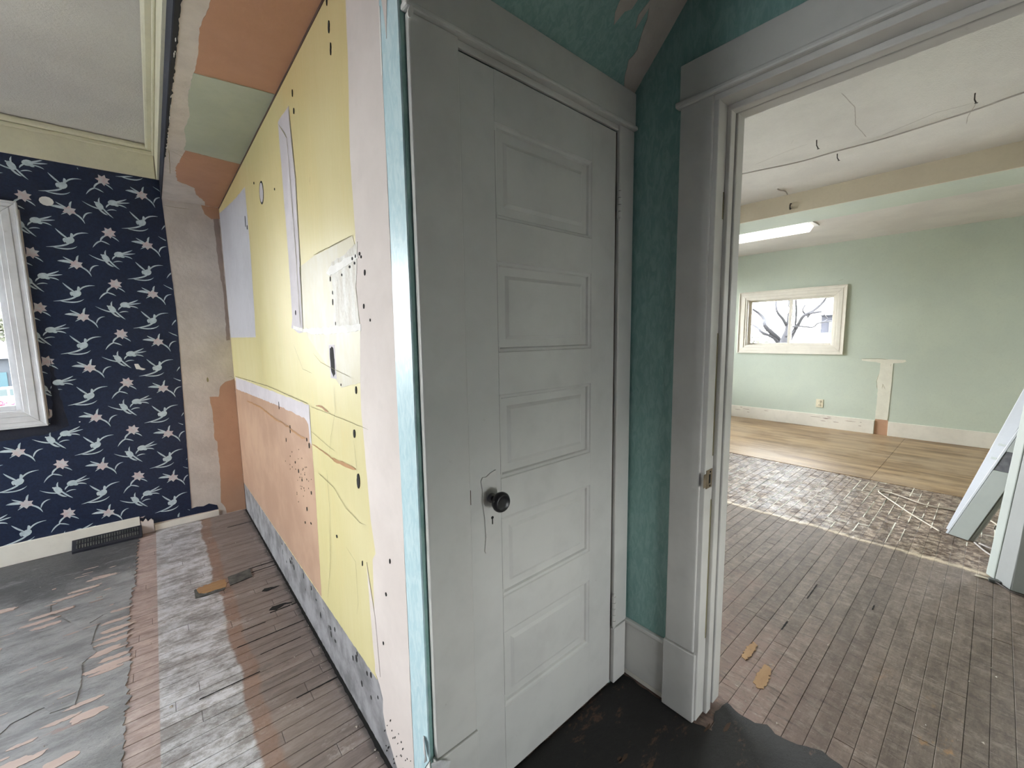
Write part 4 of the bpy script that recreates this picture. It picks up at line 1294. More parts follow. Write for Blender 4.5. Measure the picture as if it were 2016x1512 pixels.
# holes, pits
bm = bmesh.new()
for (yv, zv, a, b) in ((1.316, 2.236, 0.006, 0.016), (1.312, 2.176, 0.004, 0.016), (1.727, 2.232, 0.005, 0.012), (1.725, 2.171, 0.006, 0.010), (1.32, 2.31, 0.004, 0.016),
                       (1.267, 1.194, 0.006, 0.012), (1.304, 1.052, 0.008, 0.014), (1.293, 0.90, 0.012, 0.026), (1.18, 1.585, 0.005, 0.005), (1.21, 1.583, 0.005, 0.005), (1.235, 1.58, 0.006, 0.005),
                       (1.17, 1.575, 0.004, 0.004), (1.22, 1.565, 0.006, 0.004), (1.26, 1.56, 0.007, 0.004), (1.33, 1.545, 0.005, 0.004), (1.44, 1.545, 0.004, 0.008), (1.425, 1.50, 0.004, 0.006), (1.43, 1.47, 0.004, 0.01),
                       (1.415, 1.40, 0.003, 0.006), (1.15, 1.53, 0.005, 0.008), (1.17, 1.44, 0.004, 0.007), (1.13, 1.40, 0.003, 0.004), (2.84, 2.02, 0.006, 0.03), (2.80, 1.98, 0.008, 0.012), (1.40, 1.20, 0.002, 0.004),
                       (1.16, 0.42, 0.004, 0.006), (1.12, 0.60, 0.005, 0.006), (1.08, 0.72, 0.004, 0.008), (2.52, 2.14, 0.005, 0.006), (2.1, 2.0, 0.004, 0.005), (2.15, 0.93, 0.004, 0.02), (1.55, 0.62, 0.006, 0.006),
                       (2.35, 1.02, 0.004, 0.02), (1.9, 1.46, 0.005, 0.01), (1.86, 0.7, 0.006, 0.008), (2.05, 0.75, 0.006, 0.01), (2.1, 0.78, 0.005, 0.006), (2.0, 0.72, 0.005, 0.006), (1.84, 0.91, 0.006, 0.012),
                       (1.87, 0.93, 0.005, 0.008), (2.25, 0.86, 0.004, 0.01), (1.95, 0.60, 0.006, 0.01), (1.9, 0.55, 0.008, 0.004), (2.0, 0.52, 0.005, 0.006), (1.30, 0.62, 0.003, 0.01)):
    slab(bm, 'X', XC+T, jagged(ell(yv, zv, a, b, 0.15), 0.004, 0.002, yv*9, 120), -0.0022, 0)
for i in range(34):
    yv, zv = random.gauss(2.02, 0.09), random.gauss(0.74, 0.06)
    slab(bm, 'X', XC+T, ell(yv, zv, random.uniform(0.001, 0.004), random.uniform(0.001, 0.004), 0), -0.0012, 0)
for i in range(30):
    yv = random.uniform(1.0, 1.2)
    slab(bm, 'X', XC+T, ell(yv, 0.03+abs(random.gauss(0, 0.08)), random.uniform(0.001, 0.003), random.uniform(0.002, 0.01), 0.6), -0.0012, 0)
link('nail_holes', bm, 'black', wy, kind='stuff')
bm = bmesh.new()
line(bm, 'X', XC+T, [(1.469, 1.194), (1.474, 1.10), (1.54, 1.0), (1.572, 0.924)], 0.002, -0.0022, 1)
line(bm, 'X', XC+T, [(1.785, 1.083), (1.50, 1.085), (1.185, 1.084)], 0.002, -0.0022, 2)
line(bm, 'X', XC+T, [(1.80, 0.98), (1.60, 0.96), (1.5, 0.955)], 0.002, -0.0022, 3)
line(bm, 'X', XC+T, [(1.73, 0.82), (1.55, 0.81), (1.426, 0.768), (1.30, 0.76), (1.243, 0.77)], 0.003, -0.0022, 4)
line(bm, 'X', XC+T, [(1.616, 0.86), (1.61, 0.695), (1.66, 0.45), (1.717, 0.293)], 0.003, -0.0022, 5)
line(bm, 'X', XC+T, [(1.45, 0.62), (1.36, 0.60), (1.36, 0.45), (1.38, 0.40)], 0.002, -0.0022, 6)
line(bm, 'X', XC+T, [(1.80, 1.09), (2.6, 1.10), (3.78, 1.078)], 0.006, -0.0022, 7)
line(bm, 'X', XC+T, [(1.798, 1.085), (1.80, 0.93)], 0.004, -0.0022, 8)
line(bm, 'X', XC+T, [(1.60, 1.646), (1.40, 1.644), (1.22, 1.643)], 0.003, -0.0022, 9)
line(bm, 'X', XC+T, [(1.95, 2.21), (1.84, 2.12), (1.83, 1.7), (1.84, 1.40)], 0.006, -0.0022, 10)
line(bm, 'X', XC+T, [(1.79, 2.20), (1.765, 1.95), (1.782, 1.65), (1.808, 1.38)], 0.008, -0.0022, 11)
line(bm, 'X', XC+T, [(1.69, 1.30), (1.6, 1.265), (1.3, 1.23)], 0.002, -0.0022, 12)
line(bm, 'X', XC+T, [(1.97, 1.33), (1.85, 1.23), (1.72, 1.22)], 0.002, -0.0022, 13)
line(bm, 'X', XC+T, [(1.31, 1.03), (1.30, 0.95), (1.297, 0.93)], 0.003, -0.0022, 14)
link('hairline_cracks', bm, 'crack', wy, kind='stuff')
bm = bmesh.new()
line(bm, 'X', XC+T, [(3.325, 0.94), (2.8, 0.95), (2.5, 0.935), (2.2, 0.938), (1.98, 0.925), (1.88, 0.932)], 0.012, -0.0022, 20, 0.008)
line(bm, 'X', XC+T, [(1.80, 0.925), (1.62, 0.925), (1.52, 0.915)], 0.006, -0.0022, 21, 0.006)
line(bm, 'X', XC+T, [(1.55, 0.918), (1.43, 0.925), (1.31, 0.932)], 0.017, -0.0022, 22, 0.006)
line(bm, 'X', XC+T, [(1.70, 1.095), (1.62, 1.10), (1.55, 1.088)], 0.012, -0.0022, 23, 0.006)
link('glue_lines', bm, 'amber', wy, kind='stuff')
link('top_gap', B((XC-0.004, XC, 0.99, YB, 2.320, 2.3295)), 'darkwood', wy)  # shade of the narrow gap under the soffit, drawn as a dark strip
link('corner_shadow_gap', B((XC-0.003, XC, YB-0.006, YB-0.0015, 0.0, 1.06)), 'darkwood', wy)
# drips of grey on baseboard band
bm = bmesh.new()
for i in range(26):
    yv = random.uniform(1.22, 2.6)
    slab(bm, 'X', XC, scrap_outline(yv, random.uniform(0.12, 0.235), random.uniform(0.004, 0.02), random.uniform(0.01, 0.03), i+700), -0.0008, 0)
link('plaster_pits', bm, 'black', wy, kind='stuff')

# ------------------------------------------------------------------ wall_closet and closet door
wc = link('wall_closet', B((XC, 0.604, YD, YD+0.10, 0, ZC), (1.236, XO+0.02, YD, YD+0.10, 0, ZC), (0.604, 1.236, YD, YD+0.10, 2.04, ZC),
                           (XC+0.1, XO, 1.6, 1.65, 0, ZC)), 'teal')
tag(wc, 'turquoise papered hall wall framing the white panelled door', 'wall', 'structure')

def block(name, b, mat, parent, bev=0.003, lab=None):
    return link(name, B(b), mat, parent, bevel=bev, label=lab)

tr = empty('trim_3', (0.90, 0.88, 0), 'wide white casing with head board around the panelled door', 'trim', 'structure')
block('side_casing', (0.472, 0.600, 0.872, 0.8895, 0.252, 2.044), 'white_trim', tr, 0.004)
block('side_casing', (1.240, 1.322, 0.872, 0.8895, 0.240, 2.044), 'white_trim', tr, 0.004)
block('plinth_block', (0.468, 0.603, 0.868, 0.8895, 0.004, 0.250), 'white_trim', tr, 0.003)
block('plinth_block', (1.238, 1.312, 0.868, 0.8895, 0.012, 0.238), 'white_trim', tr, 0.003)
block('head_board', (0.466, 1.326, 0.870, 0.8895, 2.058, 2.166), 'white_trim', tr, 0.003)
block('head_bead', (0.462, 1.327, 0.860, 0.8895, 2.044, 2.058), 'white_trim', tr, 0.005)
bm = bmesh.new()
slab(bm, 'Y', 0.8600, jagged(ell(0.470, 2.030, 0.006, 0.014, -0.3), 0.004, 0.002, 3, 100), -0.004, 0)
link('paint_blob', bm, 'whitepatch', tr)
# loose flakes where the casing meets the corner
bm = bmesh.new()
v = [bm.verts.new(p) for p in ((0.452, 0.905, 0.262), (0.458, 0.915, 0.300), (0.452, 0.900, 0.312), (0.446, 0.885, 0.272), (0.440, 0.880, 0.262), (0.452, 0.890, 0.250))]
bm.faces.new(v)
o = link('paint_flake', bm, 'chip')
o.modifiers.new('solid', 'SOLIDIFY').thickness = 0.002
tag(o, 'curled paint flake on the turquoise corner strip, upper of two', 'paint flake', group='loose flakes at the corner')
bm = bmesh.new()
pp = [(0.455, 0.872, 0.258), (0.475, 0.858, 0.262), (0.500, 0.856, 0.245), (0.498, 0.862, 0.222), (0.478, 0.866, 0.214), (0.458, 0.874, 0.228)]
cc = bm.verts.new((0.478, 0.852, 0.240))
vs = [bm.verts.new(p) for p in pp]
for k in range(6):
    bm.faces.new((vs[k], vs[(k+1) % 6], cc))
o = link('paint_flake', bm, 'chip')
o.modifiers.new('solid', 'SOLIDIFY').thickness = 0.003
tag(o, 'crumpled gray paint flake at the foot of the left door casing', 'paint flake', group='loose flakes at the corner')

door = empty('door_1', (1.235, 0.885, 0), 'closed white five panel closet door with black knob', 'door', 'structure')
DX0, DX1, DY = 0.606, 1.234, 0.884
PX0, PX1 = 0.712, 1.108
PZ = [(0.240, 0.484), (0.592, 0.836), (0.950, 1.190), (1.306, 1.551), (1.659, 1.897)]
block('stile', (DX0, PX0, DY, DY+0.035, 0.012, 2.022), 'door', door, 0.0015)
block('stile', (PX1, DX1, DY, DY+0.035, 0.012, 2.022), 'door', door, 0.0015)
zz = [0.012] + [v for p in PZ for v in p] + [2.022]
for k in range(0, len(zz), 2):
    block('rail', (PX0, PX1, DY, DY+0.035, zz[k], zz[k+1]), 'door', door, 0)
for (a, b) in PZ:
    bm = bmesh.new()
    rings = []
    for ins, dp in ((0.0, 0.0), (0.003, 0.0035), (0.010, 0.006), (0.0135, 0.0125), (0.036, 0.0125), (0.046, 0.0075), (0.050, 0.0075)):
        rings.append([bm.verts.new(p) for p in ((PX0+ins, DY+dp, a+ins), (PX1-ins, DY+dp, a+ins), (PX1-ins, DY+dp, b-ins), (PX0+ins, DY+dp, b-ins))])
    for r0, r1 in zip(rings, rings[1:]):
        for k in range(4):
            bm.faces.new((r0[k], r0[(k+1) % 4], r1[(k+1) % 4], r1[k]))
    bm.faces.new(rings[-1])
    o = link('panel', bm, 'door', door)
# dark gaps round the slab
link('door_void', B((0.598, 1.242, DY+0.036, DY+0.044, 0.0, 2.045)), 'black', door)
# lock plate with waisted ends
pl = [(0.640, 0.962), (0.646, 0.972), (0.658, 0.970), (0.672, 0.978), (0.692, 0.984), (0.697, 0.975), (0.694, 0.94), (0.697, 0.90), (0.702, 0.86), (0.700, 0.82),
      (0.704, 0.79), (0.702, 0.776), (0.688, 0.776), (0.668, 0.766), (0.652, 0.752), (0.648, 0.760), (0.653, 0.80), (0.650, 0.86), (0.644, 0.90), (0.646, 0.93)]
bm = bmesh.new()
slab(bm, 'Y', DY, pl, -0.0035, 0)
lp = link('lock_plate', bm, 'white_trim', door, bevel=0.0015)
bm = bmesh.new()
lathe(bm, [(0.0, 0.0042), (0.001, 0.0042)], (0.676, DY-0.0035, 0.850), '-Y', 14)
box(bm, 0.6745, 0.6775, DY-0.0046, DY-0.0035, 0.831, 0.849)
link('keyhole', bm, 'black', lp)
bm = bmesh.new()
lathe(bm, [(0, 0.0135), (0.005, 0.0135), (0.007, 0.011)], (0.674, DY-0.0035, 0.908), '-Y', 20)
link('knob_rose', bm, 'metal', lp, smooth=True)
kn = bmesh.new()
lathe(kn, [(0.0, 0.007), (0.010, 0.007), (0.014, 0.008), (0.020, 0.016), (0.026, 0.024), (0.034, 0.0275), (0.041, 0.0275), (0.046, 0.0245), (0.0485, 0.021), (0.0478, 0.0185), (0.046, 0.016), (0.0455, 0.008), (0.0450, 0.0)],
      (0.674, DY-0.009, 0.908), '-Y', 32)
link('knob', kn, 'knob', door, smooth=True, label='black round door knob')
link('chipped_edge', B((0.604, 0.608, DY-0.001, DY+0.002, 0.905, 0.945)), 'darkwood', door)
for (h0, h1) in ((1.742, 1.853), (0.250, 0.372)):
    hb = bmesh.new()
    n = 5
    for k in range(n):
        a = h0+(h1-h0)*k/n
        b = h0+(h1-h0)*(k+1)/n
        tube(hb, [(1.2365, 0.870, a+0.0012), (1.2365, 0.870, b-0.0012)], 0.0072, seg=10)
    tube(hb, [(1.2365, 0.870, h1), (1.2365, 0.870, h1+0.006), (1.2365, 0.870, h1+0.010)], 0.0055, 0.002, seg=10)
    tube(hb, [(1.2365, 0.870, h0), (1.2365, 0.870, h0-0.006), (1.2365, 0.870, h0-0.010)], 0.0055, 0.002, seg=10)
    hg = link('hinge', hb, 'white_trim', door)
    hb = bmesh.new()
    tube(hb, [(1.2365, 0.870, h0), (1.2365, 0.870, h1)], 0.0040, seg=8)
    link('hinge_pin', hb, 'black', hg)
block('head_jamb', (0.600, 1.240, 0.8795, 0.8892, 2.0265, 2.0435), 'white_trim', tr, 0.002)
link('side_gap', B((0.6010, 0.6045, DY-0.0008, DY+0.01, 0.015, 1.34)), 'darkwood', door)
link('gap_line', B((1.2342, 1.2358, DY-0.0005, DY+0.01, 0.02, 2.02)), 'darkwood', door)

# ------------------------------------------------------------------ wall_doorway with the cased opening to the right room
OP0, OP1, OZ = -0.24, 0.606, 2.048
wo = link('wall_doorway', B((XO, 1.47, OP1, YB, 0, 2.9), (XO, 1.47, -3.1, OP0, 0, 2.9), (XO, 1.47, OP0, OP1, OZ, 2.9)), 'teal')
tag(wo, 'turquoise papered wall holding the open doorway on the right', 'wall', 'structure')
link('mint_side', B((1.47, 1.473, OP1, YB, 0, 2.66), (1.47, 1.473, -3.0, OP0, 0, 2.66), (1.47, 1.473, OP0, OP1, OZ, 2.66)), 'mint', wo)
t4 = empty('trim_4', (1.32, 0.6, 0), 'wide white casing and jamb of the open doorway', 'trim', 'structure')
block('side_casing', (1.312, XO, 0.600, 0.703, 0.262, 2.049), 'white_trim', t4, 0.004)
block('plinth_block', (1.308, XO, 0.592, 0.708, 0.004, 0.258), 'white_trim', t4, 0.003)
block('head_board', (1.311, XO, OP0-0.11, 0.706, 2.066, 2.172), 'white_trim', t4, 0.003)
block('head_bead', (1.300, XO, OP0-0.115, 0.716, 2.048, 2.066), 'white_trim', t4, 0.006)
block('side_casing', (1.312, XO, OP0-0.11, OP0, 0.262, 2.049), 'white_trim', t4, 0.004)
block('plinth_block', (1.308, XO, OP0-0.112, OP0+0.004, 0.004, 0.258), 'white_trim', t4, 0.003)
block('jamb', (1.318, 1.492, 0.585, 0.602, 0.012, 2.030), 'white_trim', t4, 0.002)
block('door_stop', (1.372, 1.405, 0.572, 0.5855, 0.012, 2.018), 'white_trim', t4, 0.003)
block('jamb_edge', (1.412, 1.462, 0.568, 0.5855, 0.03, 2.018), 'white_trim', t4, 0.004)
link('jamb_gap', B((1.405, 1.412, 0.582, 0.5855, 0.02, 2.018)), 'black', t4)
block('head_jamb', (1.318, 1.492, OP0, 0.602, 2.030, 2.048), 'white_trim', t4, 0.002)
block('head_stop', (1.372, 1.405, OP0, 0.585, 2.012, 2.030), 'white_trim', t4, 0.003)
block('head_edge', (1.412, 1.462, OP0, 0.585, 2.014, 2.030), 'white_trim', t4, 0.004)
block('jamb', (1.318, 1.492, OP0-0.004, OP0+0.014, 0.012, 2.030), 'white_trim', t4, 0.002)
# strike plate
sp = bmesh.new()
box(sp, 1.325, 1.366, 0.5825, 0.5851, 0.846, 0.908)
box(sp, 1.306, 1.325, 0.5825, 0.5845, 0.853, 0.898)
stp = link('strike_plate', sp, 'brass', t4, bevel=0.001, label='tarnished brass strike plate')
link('latch_slot', B((1.342, 1.352, 0.5818, 0.5828, 0.862, 0.892)), 'black', stp)
for zc_ in (0.853, 0.900):
    bm = bmesh.new()
    lathe(bm, [(0, 0.0035), (0.0008, 0.0035)], (1.350, 0.5825, zc_), '-Y', 10)
    link('screw', bm, 'black', stp)
# old hinge mortise marks on the stop
bm = bmesh.new()
box(bm, 1.3655, 1.3715, 0.5842, 0.5852, 1.70, 1.78)
box(bm, 1.3655, 1.3715, 0.5842, 0.5852, 0.95, 1.35)
box(bm, 1.3655, 1.3715, 0.5842, 0.5852, 0.30, 0.80)
link('jamb_seam', bm, 'crack', t4)
# baseboard between casing and corner
bw = tag(link('baseboard_doorway', B((1.318, XO, 0.708, 0.8895, 0.028, 0.228)), 'white_trim', bevel=0.003), 'short white baseboard between door casing and doorway casing', 'baseboard', 'structure')
link('base_cap', B((1.312, XO, 0.708, 0.8895, 0.228, 0.244)), 'white_trim', bw, bevel=0.004)
link('raw_edge', B((1.319, XO, 0.708, 0.8895, 0.010, 0.028)), 'far_trim', bw)

# ------------------------------------------------------------------ hall corner debris, tin plate
bm = bmesh.new()
slab(bm, 'Z', 0.0, jagged([(0.212, 2.668), (0.322, 2.690), (0.326, 2.792), (0.214, 2.778)], 0.02, 0.002, 1, 60), 0.001, 0.0045)
tin = link('tin_plate', bm, 'tin', bevel=0.0008)
tag(tin, 'small dark tin plate lying on the boards by the rust streak', 'metal plate')
bm = bmesh.new()
slab(bm, 'Z', 0.0, jagged([(0.058, 2.655), (0.10, 2.645), (0.185, 2.648), (0.19, 2.672), (0.10, 2.672), (0.075, 2.70), (0.066, 2.76), (0.058, 2.75)], 0.01, 0.002, 2, 60), 0.0006, 0.0026)
tag(link('tin_scrap', bm, 'tin'), 'thin torn tin scrap around the splintered orange wood', 'metal scrap')

# ------------------------------------------------------------------ leaning boards and cables in the right room
def prism_between(name, base, top, mat, parent=None, bevel=0.002, label=None):
    """Box-like board from 4 base corners to 4 top corners."""
    bm = bmesh.new()
    lo = [bm.verts.new(p) for p in base]
    hi = [bm.verts.new(p) for p in top]
    bm.faces.new(lo[::-1])
    bm.faces.new(hi)
    for i in range(4):
        bm.faces.new((lo[i], lo[(i+1) % 4], hi[(i+1) % 4], hi[i]))
    return link(name, bm, mat, parent, bevel=bevel, label=label)


def leaned(base, ang_y, h, dx=0.0):
    """shift base corners up by h while leaning toward -y by slope ang_y"""
    return [(p[0]+dx*h, p[1]-ang_y*h, p[2]+h) for p in base]

# board A: gray-green face with dark insert
baseA = [(3.90, 0.118, 0.004), (3.862, 0.028, 0.004), (3.887, 0.013, 0.004), (3.935, 0.110, 0.004)]
bA = empty('gray_slab', (3.9, 0.05, 0), 'gray green panel with dark insert leaning at the right edge', 'slab')
LA = 0.335
prism_between('panel_face', baseA, leaned(baseA, LA, 0.475), 'boardgray', bA)
l0 = leaned(baseA, LA, 0.476)
l1 = leaned(baseA, LA, 0.600)
prism_between('dark_insert', [(p[0]+0.004, p[1], p[2]) for p in l0], [(p[0]+0.004, p[1], p[2]) for p in l1], 'darkgrayblock', bA, label='dark gray insert')
prism_between('panel_face', leaned(baseA, LA, 0.601), leaned(baseA, LA, 1.9), 'boardgray', bA)
eA = [(3.905, 0.132, 0.004), (3.90, 0.119, 0.004), (3.936, 0.111, 0.004), (3.945, 0.125, 0.004)]
prism_between('edge_strip', eA, leaned(eA, LA, 1.9), 'boardwhite', bA, label='bright white edge')
eB = [(3.866, 0.022, 0.004), (3.872, 0.004, 0.004), (3.90, -0.004, 0.004), (3.89, 0.010, 0.004)]
prism_between('edge_strip', eB, leaned(eB, LA, 1.9), 'boardgray', bA)
# board B: steeper bright white board behind
baseB = [(3.99, 0.135, 0.004), (3.96, 0.075, 0.004), (4.00, 0.065, 0.004), (4.03, 0.125, 0.004)]
bB = prism_between('leaning_board', baseB, leaned(baseB, 0.262, 2.0), 'boardwhite')
tag(bB, 'bright white board leaning behind the gray green panel', 'board')
for hh in (0.53, 0.62):
    bm = bmesh.new()
    p = leaned(baseB, 0.262, hh)
    q = leaned(baseB, 0.262, hh+0.012)
    v = [bm.verts.new(x) for x in ((p[0][0]-0.002, p[0][1]-0.01, p[0][2]), (p[1][0]-0.002, p[1][1]+0.01, p[1][2]), (q[1][0]-0.002, q[1][1]+0.01, q[1][2]), (q[0][0]-0.002, q[0][1]-0.01, q[0][2]))]
    bm.faces.new(v)
    link('shallow_groove', bm, 'boardgray', bB)
# frame C: tall white door frame piece at the edge
LC = 0.060
bC = empty('leaning_door_frame', (3.33, -0.1, 0), 'tall white moulded frame piece standing at the right picture edge', 'door frame')
c_a = [(3.395, -0.052, 0.004), (3.345, -0.083, 0.004), (3.365, -0.110, 0.004), (3.42, -0.080, 0.004)]
c_b = [(3.341, -0.086, 0.004), (3.262, -0.138, 0.004), (3.29, -0.170, 0.004), (3.366, -0.112, 0.004)]
c_c = [(3.258, -0.140, 0.004), (3.250, -0.40, 0.004), (3.29, -0.40, 0.004), (3.29, -0.172, 0.004)]
prism_between('frame_bead', c_a, leaned(c_a, LC, 2.05), 'boardgray', bC, 0.006)
prism_between('frame_board', c_b, leaned(c_b, LC, 2.05), 'framegray', bC, 0.004)
prism_between('frame_side', c_c, leaned(c_c, LC*0.6, 2.05), 'framegray', bC, 0.004)
# strap and cord at its foot
bm = bmesh.new()
slab(bm, 'Z', 0.0, [(3.325, -0.012), (3.345, -0.020), (3.338, -0.062), (3.322, -0.066), (3.318, -0.03)], 0.002, 0.007)
st = link('strap_hinge', bm, 'whitecable', bevel=0.002)
tag(st, 'small pale strap plate on the floor at the foot of the white frame', 'plate')
bm = bmesh.new()
box(bm, 3.300, 3.330, -0.110, -0.064, 0.002, 0.018)
link('hinge_body', bm, 'tin', st, bevel=0.003)
bm = bmesh.new()
tube(bm, curve_pts([(3.300, -0.090, 0.012), (3.265, -0.118, 0.010), (3.238, -0.15, 0.006), (3.230, -0.20, 0.006), (3.225, -0.30, 0.006), (3.20, -0.45, 0.006)], 5), 0.0035, seg=6)
tag(link('black_cord', bm, 'nail', smooth=True), 'thin black cord running along the foot of the white frame', 'cord')
bm = bmesh.new()
tube(bm, curve_pts([(3.90, 0.158, 0.006), (3.97, 0.205, 0.006), (4.13, 0.32, 0.006), (4.30, 0.425, 0.006), (4.45, 0.52, 0.007), (4.53, 0.56, 0.008), (4.57, 0.545, 0.008), (4.56, 0.49, 0.008),
                    (4.51, 0.40, 0.008), (4.45, 0.31, 0.007), (4.43, 0.22, 0.007), (4.45, 0.10, 0.006), (4.40, -0.05, 0.006), (4.2, -0.12, 0.006), (3.95, -0.10, 0.006)], 6), 0.0052, seg=8)
tag(link('floor_cable', bm, 'whitecable', smooth=True), 'off-white cable looped on the right room floor', 'cable')
bm = bmesh.new()
tube(bm, curve_pts([(3.84, -0.02, 0.012), (3.80, -0.07, 0.012), (3.80, -0.14, 0.010), (3.84, -0.20, 0.006)], 6), 0.0055, seg=8)
tube(bm, curve_pts([(3.84, 0.0, 0.010), (3.72, -0.05, 0.010), (3.66, -0.10, 0.010), (3.68, -0.17, 0.006)], 6), 0.0045, seg=8)
tag(link('cable_ends', bm, 'wire', smooth=True), 'short curled cable ends beside the gray green panel foot', 'cable')
# pale glue lines across the shiny boards
bm = bmesh.new()
for k in range(34):
    yv = -3.0+PW*int((random.uniform(-0.35, 1.9)+3.0)/PW)
    xv = random.uniform(3.42, 4.85)
    ww = random.uniform(0.003, 0.008)
    slab(bm, 'Z', 0.0, jagged([(xv, yv), (xv+ww, yv), (xv+ww, yv+PW*random.choice((1, 1, 2))), (xv, yv+PW)], 0.012, 0.003, k, 80), 0.0003, 0.0016)
for k in range(120):
    yv = -3.0+PW*int((random.uniform(-0.35, 2.0)+3.0)/PW)
    xv = random.uniform(3.42, 4.6)
    L = random.uniform(0.06, 0.40)
    ww = random.uniform(0.002, 0.0065)
    slab(bm, 'Z', 0.0, jagged([(xv, yv-ww/2), (xv+L, yv-ww/2), (xv+L, yv+ww/2), (xv, yv+ww/2)], 0.02, 0.002, k+50, 80), 0.0003, 0.0016)
link('glue_residue', bm, 'tpatch', floor, kind='stuff')

# ------------------------------------------------------------------ outdoors
g = link('ground', B((-80, 80, -60, 120, -2.7, -2.5)), 'asphalt')
tag(g, 'pale paved ground outside the windows', 'ground', 'structure')

tree = empty('bare_tree', (12, 3.44, -2.5), 'leafless tree with forking branches outside the small slider window', 'tree')
def branch(name, pts, r0, r1, par):
    bm = bmesh.new()
    tube(bm, curve_pts([(12+0.25*math.sin(i*1.7+pts[0][0]*9), p[0], p[1]) for i, p in enumerate(pts)], 4), r0, r1, seg=8)
    return link(name, bm, 'bark', par, smooth=True)
branch('trunk', [(3.50, -2.5), (3.48, -1.0), (3.47, 0.2), (3.46, 1.0), (3.45, 1.5), (3.46, 2.2), (3.5, 3.2)], 0.14, 0.045, tree)
for pts, r0, r1 in (([(3.47, 0.3), (3.66, 1.07), (3.77, 1.33), (3.87, 1.52), (4.0, 1.69), (4.21, 1.88), (4.36, 2.05)], 0.05, 0.013),
                    ([(3.62, 0.9), (3.74, 1.20), (3.92, 1.35), (4.11, 1.47), (4.34, 1.57)], 0.03, 0.012),
                    ([(3.47, 1.0), (3.48, 1.33), (3.53, 1.65), (3.62, 1.87), (3.76, 2.2)], 0.03, 0.012),
                    ([(3.46, 0.9), (3.36, 1.37), (3.21, 1.55), (3.05, 1.73), (2.91, 1.88), (2.75, 2.15), (2.6, 2.5)], 0.034, 0.010),
                    ([(3.07, 1.71), (2.92, 1.78), (2.75, 1.82)], 0.018, 0.011),
                    ([(3.06, 1.72), (3.09, 1.85), (3.07, 1.99)], 0.014, 0.008),
                    ([(3.28, 1.47), (3.25, 1.50), (3.08, 1.47), (2.89, 1.47), (2.75, 1.55), (2.55, 1.60)], 0.014, 0.008),
                    ([(3.40, 1.25), (3.35, 1.42), (3.31, 1.8), (3.24, 2.15)], 0.018, 0.010),
                    ([(2.75, 1.55), (2.70, 1.65), (2.72, 1.75)], 0.008, 0.006)):
    branch('branch', pts, r0*1.5, r1*1.9, tree)


def leaf_cloud(name, c, rad, n, s, mat, parent=None, seed=0):
    rnd = random.Random(seed)
    bm = bmesh.new()
    for i in range(n):
        d = Vector((rnd.gauss(0, 1), rnd.gauss(0, 1), rnd.gauss(0, 1)))
        d.normalize()
        r = rnd.random()**0.4
        p = Vector((c[0]+d.x*rad[0]*r, c[1]+d.y*rad[1]*r, c[2]+d.z*rad[2]*r))
        u = Vector((rnd.gauss(0, 1), rnd.gauss(0, 1), rnd.gauss(0, 1))).normalized()
        w = u.orthogonal().normalized()
        k = s*rnd.uniform(0.6, 1.3)
        bm.faces.new([bm.verts.new(p+u*k), bm.verts.new(p+w*k*0.6), bm.verts.new(p-u*k), bm.verts.new(p-w*k*0.6)])
    return link(name, bm, mat, parent)


def leafy(name, loc, rad, n, s, mat, label, cat, seed):
    root = empty(name, (loc[0], loc[1], -2.5), label, cat)
    leaf_cloud('foliage', loc, rad, n, s, mat, root, seed)
    bm = bmesh.new()
    tube(bm, [(loc[0], loc[1], -2.5), (loc[0]+0.1, loc[1], loc[2]-rad[2]*0.5), (loc[0], loc[1], loc[2])], 0.12, 0.05, seg=8)
    link('stem', bm, 'bark', root, smooth=True)
leafy('yellow_green_tree', (24, 8.2, -0.2), (1.2, 1.7, 1.7), 900, 0.10, 'leafg', 'yellow green tree behind the bare branches in the slider window', 'tree', 1)
leafy('garden_tree', (-7.2, 51, 2.2), (4.5, 2, 1.6), 900, 0.25, 'leafg', 'yellow green tree above the outbuilding in the left window', 'tree', 2)
for i, (sx, sy, lab) in enumerate(((-5.9, 30, 'pink flowering shrub in the left window, leftmost'), (-4.7, 30.4, 'pink flowering shrub in the left window, nearest the white car'))):
    leafy('flowering_shrub', (sx, sy, -1.75), (0.65, 0.5, 0.62), 700, 0.07, 'pinkleaf', lab, 'shrub', 5+i)

def house(name, x0, x1, y0, y1, zt, ridge, wallm, roofm, label, axis='x'):
    root = empty(name, ((x0+x1)/2, (y0+y1)/2, -2.5), label, 'building')
    link('walls', B((x0, x1, y0, y1, -2.5, zt)), wallm, root)
    bm = bmesh.new()
    e = 0.4
    if axis == 'x':
        ym = (y0+y1)/2
        v = [bm.verts.new(p) for p in ((x0-e, y0-e, zt), (x1+e, y0-e, zt), (x1+e, y1+e, zt), (x0-e, y1+e, zt), (x0-e, ym, ridge), (x1+e, ym, ridge))]
        for f in ((0, 1, 5, 4), (2, 3, 4, 5), (0, 4, 3), (1, 2, 5), (3, 2, 1, 0)):
            bm.faces.new([v[i] for i in f])
    else:
        xm = (x0+x1)/2
        v = [bm.verts.new(p) for p in ((x0-e, y0-e, zt), (x1+e, y0-e, zt), (x1+e, y1+e, zt), (x0-e, y1+e, zt), (xm, y0-e, ridge), (xm, y1+e, ridge))]
        for f in ((0, 1, 4), (2, 3, 5), (1, 2, 5, 4), (3, 0, 4, 5), (3, 2, 1, 0)):
            bm.faces.new([v[i] for i in f])
    link('roof', bm, roofm, root)
    return root
h1 = house('outbuilding', -18, 0.5, 40, 46, 0.45, 1.45, 'siding', 'roof', 'gray blue outbuilding with pale roof behind the white car')
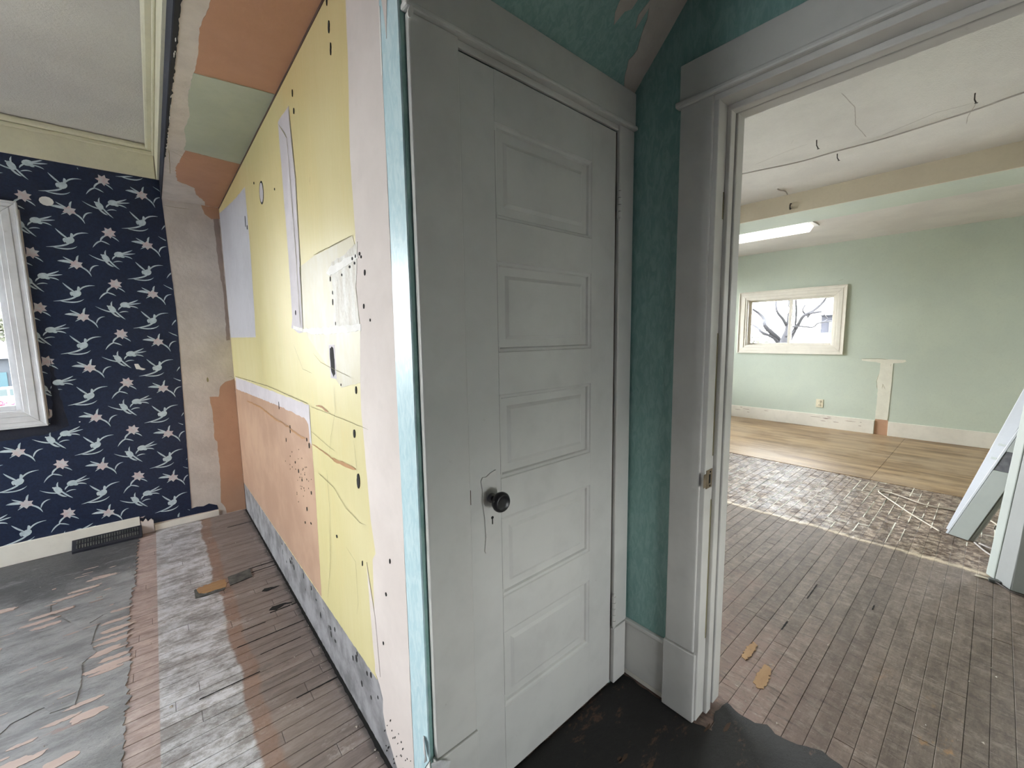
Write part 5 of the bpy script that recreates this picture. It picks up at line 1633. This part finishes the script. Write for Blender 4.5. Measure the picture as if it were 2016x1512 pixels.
link('garage_door', B((-9.5, -7.0, 39.93, 40.0, -2.5, -0.4)), 'cyan', h1, label='cyan door')
h2 = house('neighbour_house', 30, 38, -1.0, 6.9, 2.3, 3.9, 'siding2', 'roof', 'lavender gray house at the right of the slider window', 'y')
for k in range(2):
    w_ = link('house_window', B((29.93, 30.0, 4.6+k*1.2, 5.3+k*1.2, 1.2, 2.0)), 'roof', h2)
    link('pane', B((29.92, 29.935, 4.66+k*1.2, 5.24+k*1.2, 1.26, 1.94)), 'carglass', w_)
h3 = house('pale_shed', 26, 29.5, 4.5, 7.4, 0.6, 1.3, 'roof', 'roof', 'pale low shed beneath the lavender gray house', 'x')
link('shed_door', B((25.94, 26.0, 5.6, 6.6, -2.5, -0.4)), 'siding', h3)

car = empty('white_car', (-6.2, 36, -2.5), 'white car parked outside, seen low in the left window', 'car')
def car_body():
    prof = [(-2.1, 0.35), (-2.1, 0.85), (-1.2, 0.98), (-0.55, 1.42), (0.75, 1.46), (1.5, 1.02), (2.1, 0.95), (2.15, 0.35)]
    bm = bmesh.new()
    lo = [bm.verts.new((-6.2+p[0], 35.2, -2.5+p[1])) for p in prof]
    hi = [bm.verts.new((-6.2+p[0], 36.8, -2.5+p[1])) for p in prof]
    bm.faces.new(lo)
    bm.faces.new(hi[::-1])
    for i in range(len(prof)):
        j = (i+1) % len(prof)
        bm.faces.new((lo[i], lo[j], hi[j], hi[i]))
    return bm
link('body', car_body(), 'carpaint', car, bevel=0.06)
for (a, b, c_, d_) in ((-0.95, -0.05, -0.5, -0.05), (0.05, 1.15, 0.05, 0.72)):
    bm = bmesh.new()
    slab(bm, 'Y', 35.19, [(-6.2+a, -1.48), (-6.2+b, -1.48), (-6.2+d_, -1.12), (-6.2+c_, -1.12)], -0.01, 0.01)
    link('side_window', bm, 'carglass', car)
for wx in (-1.35, 1.35):
    bm = bmesh.new()
    lathe(bm, [(0, 0.30), (0.03, 0.33), (0.20, 0.33), (0.22, 0.30)], (-6.2+wx, 35.4, -2.17), '-Y', 20)
    link('wheel', bm, 'tire', car)

bpy.context.view_layer.update()
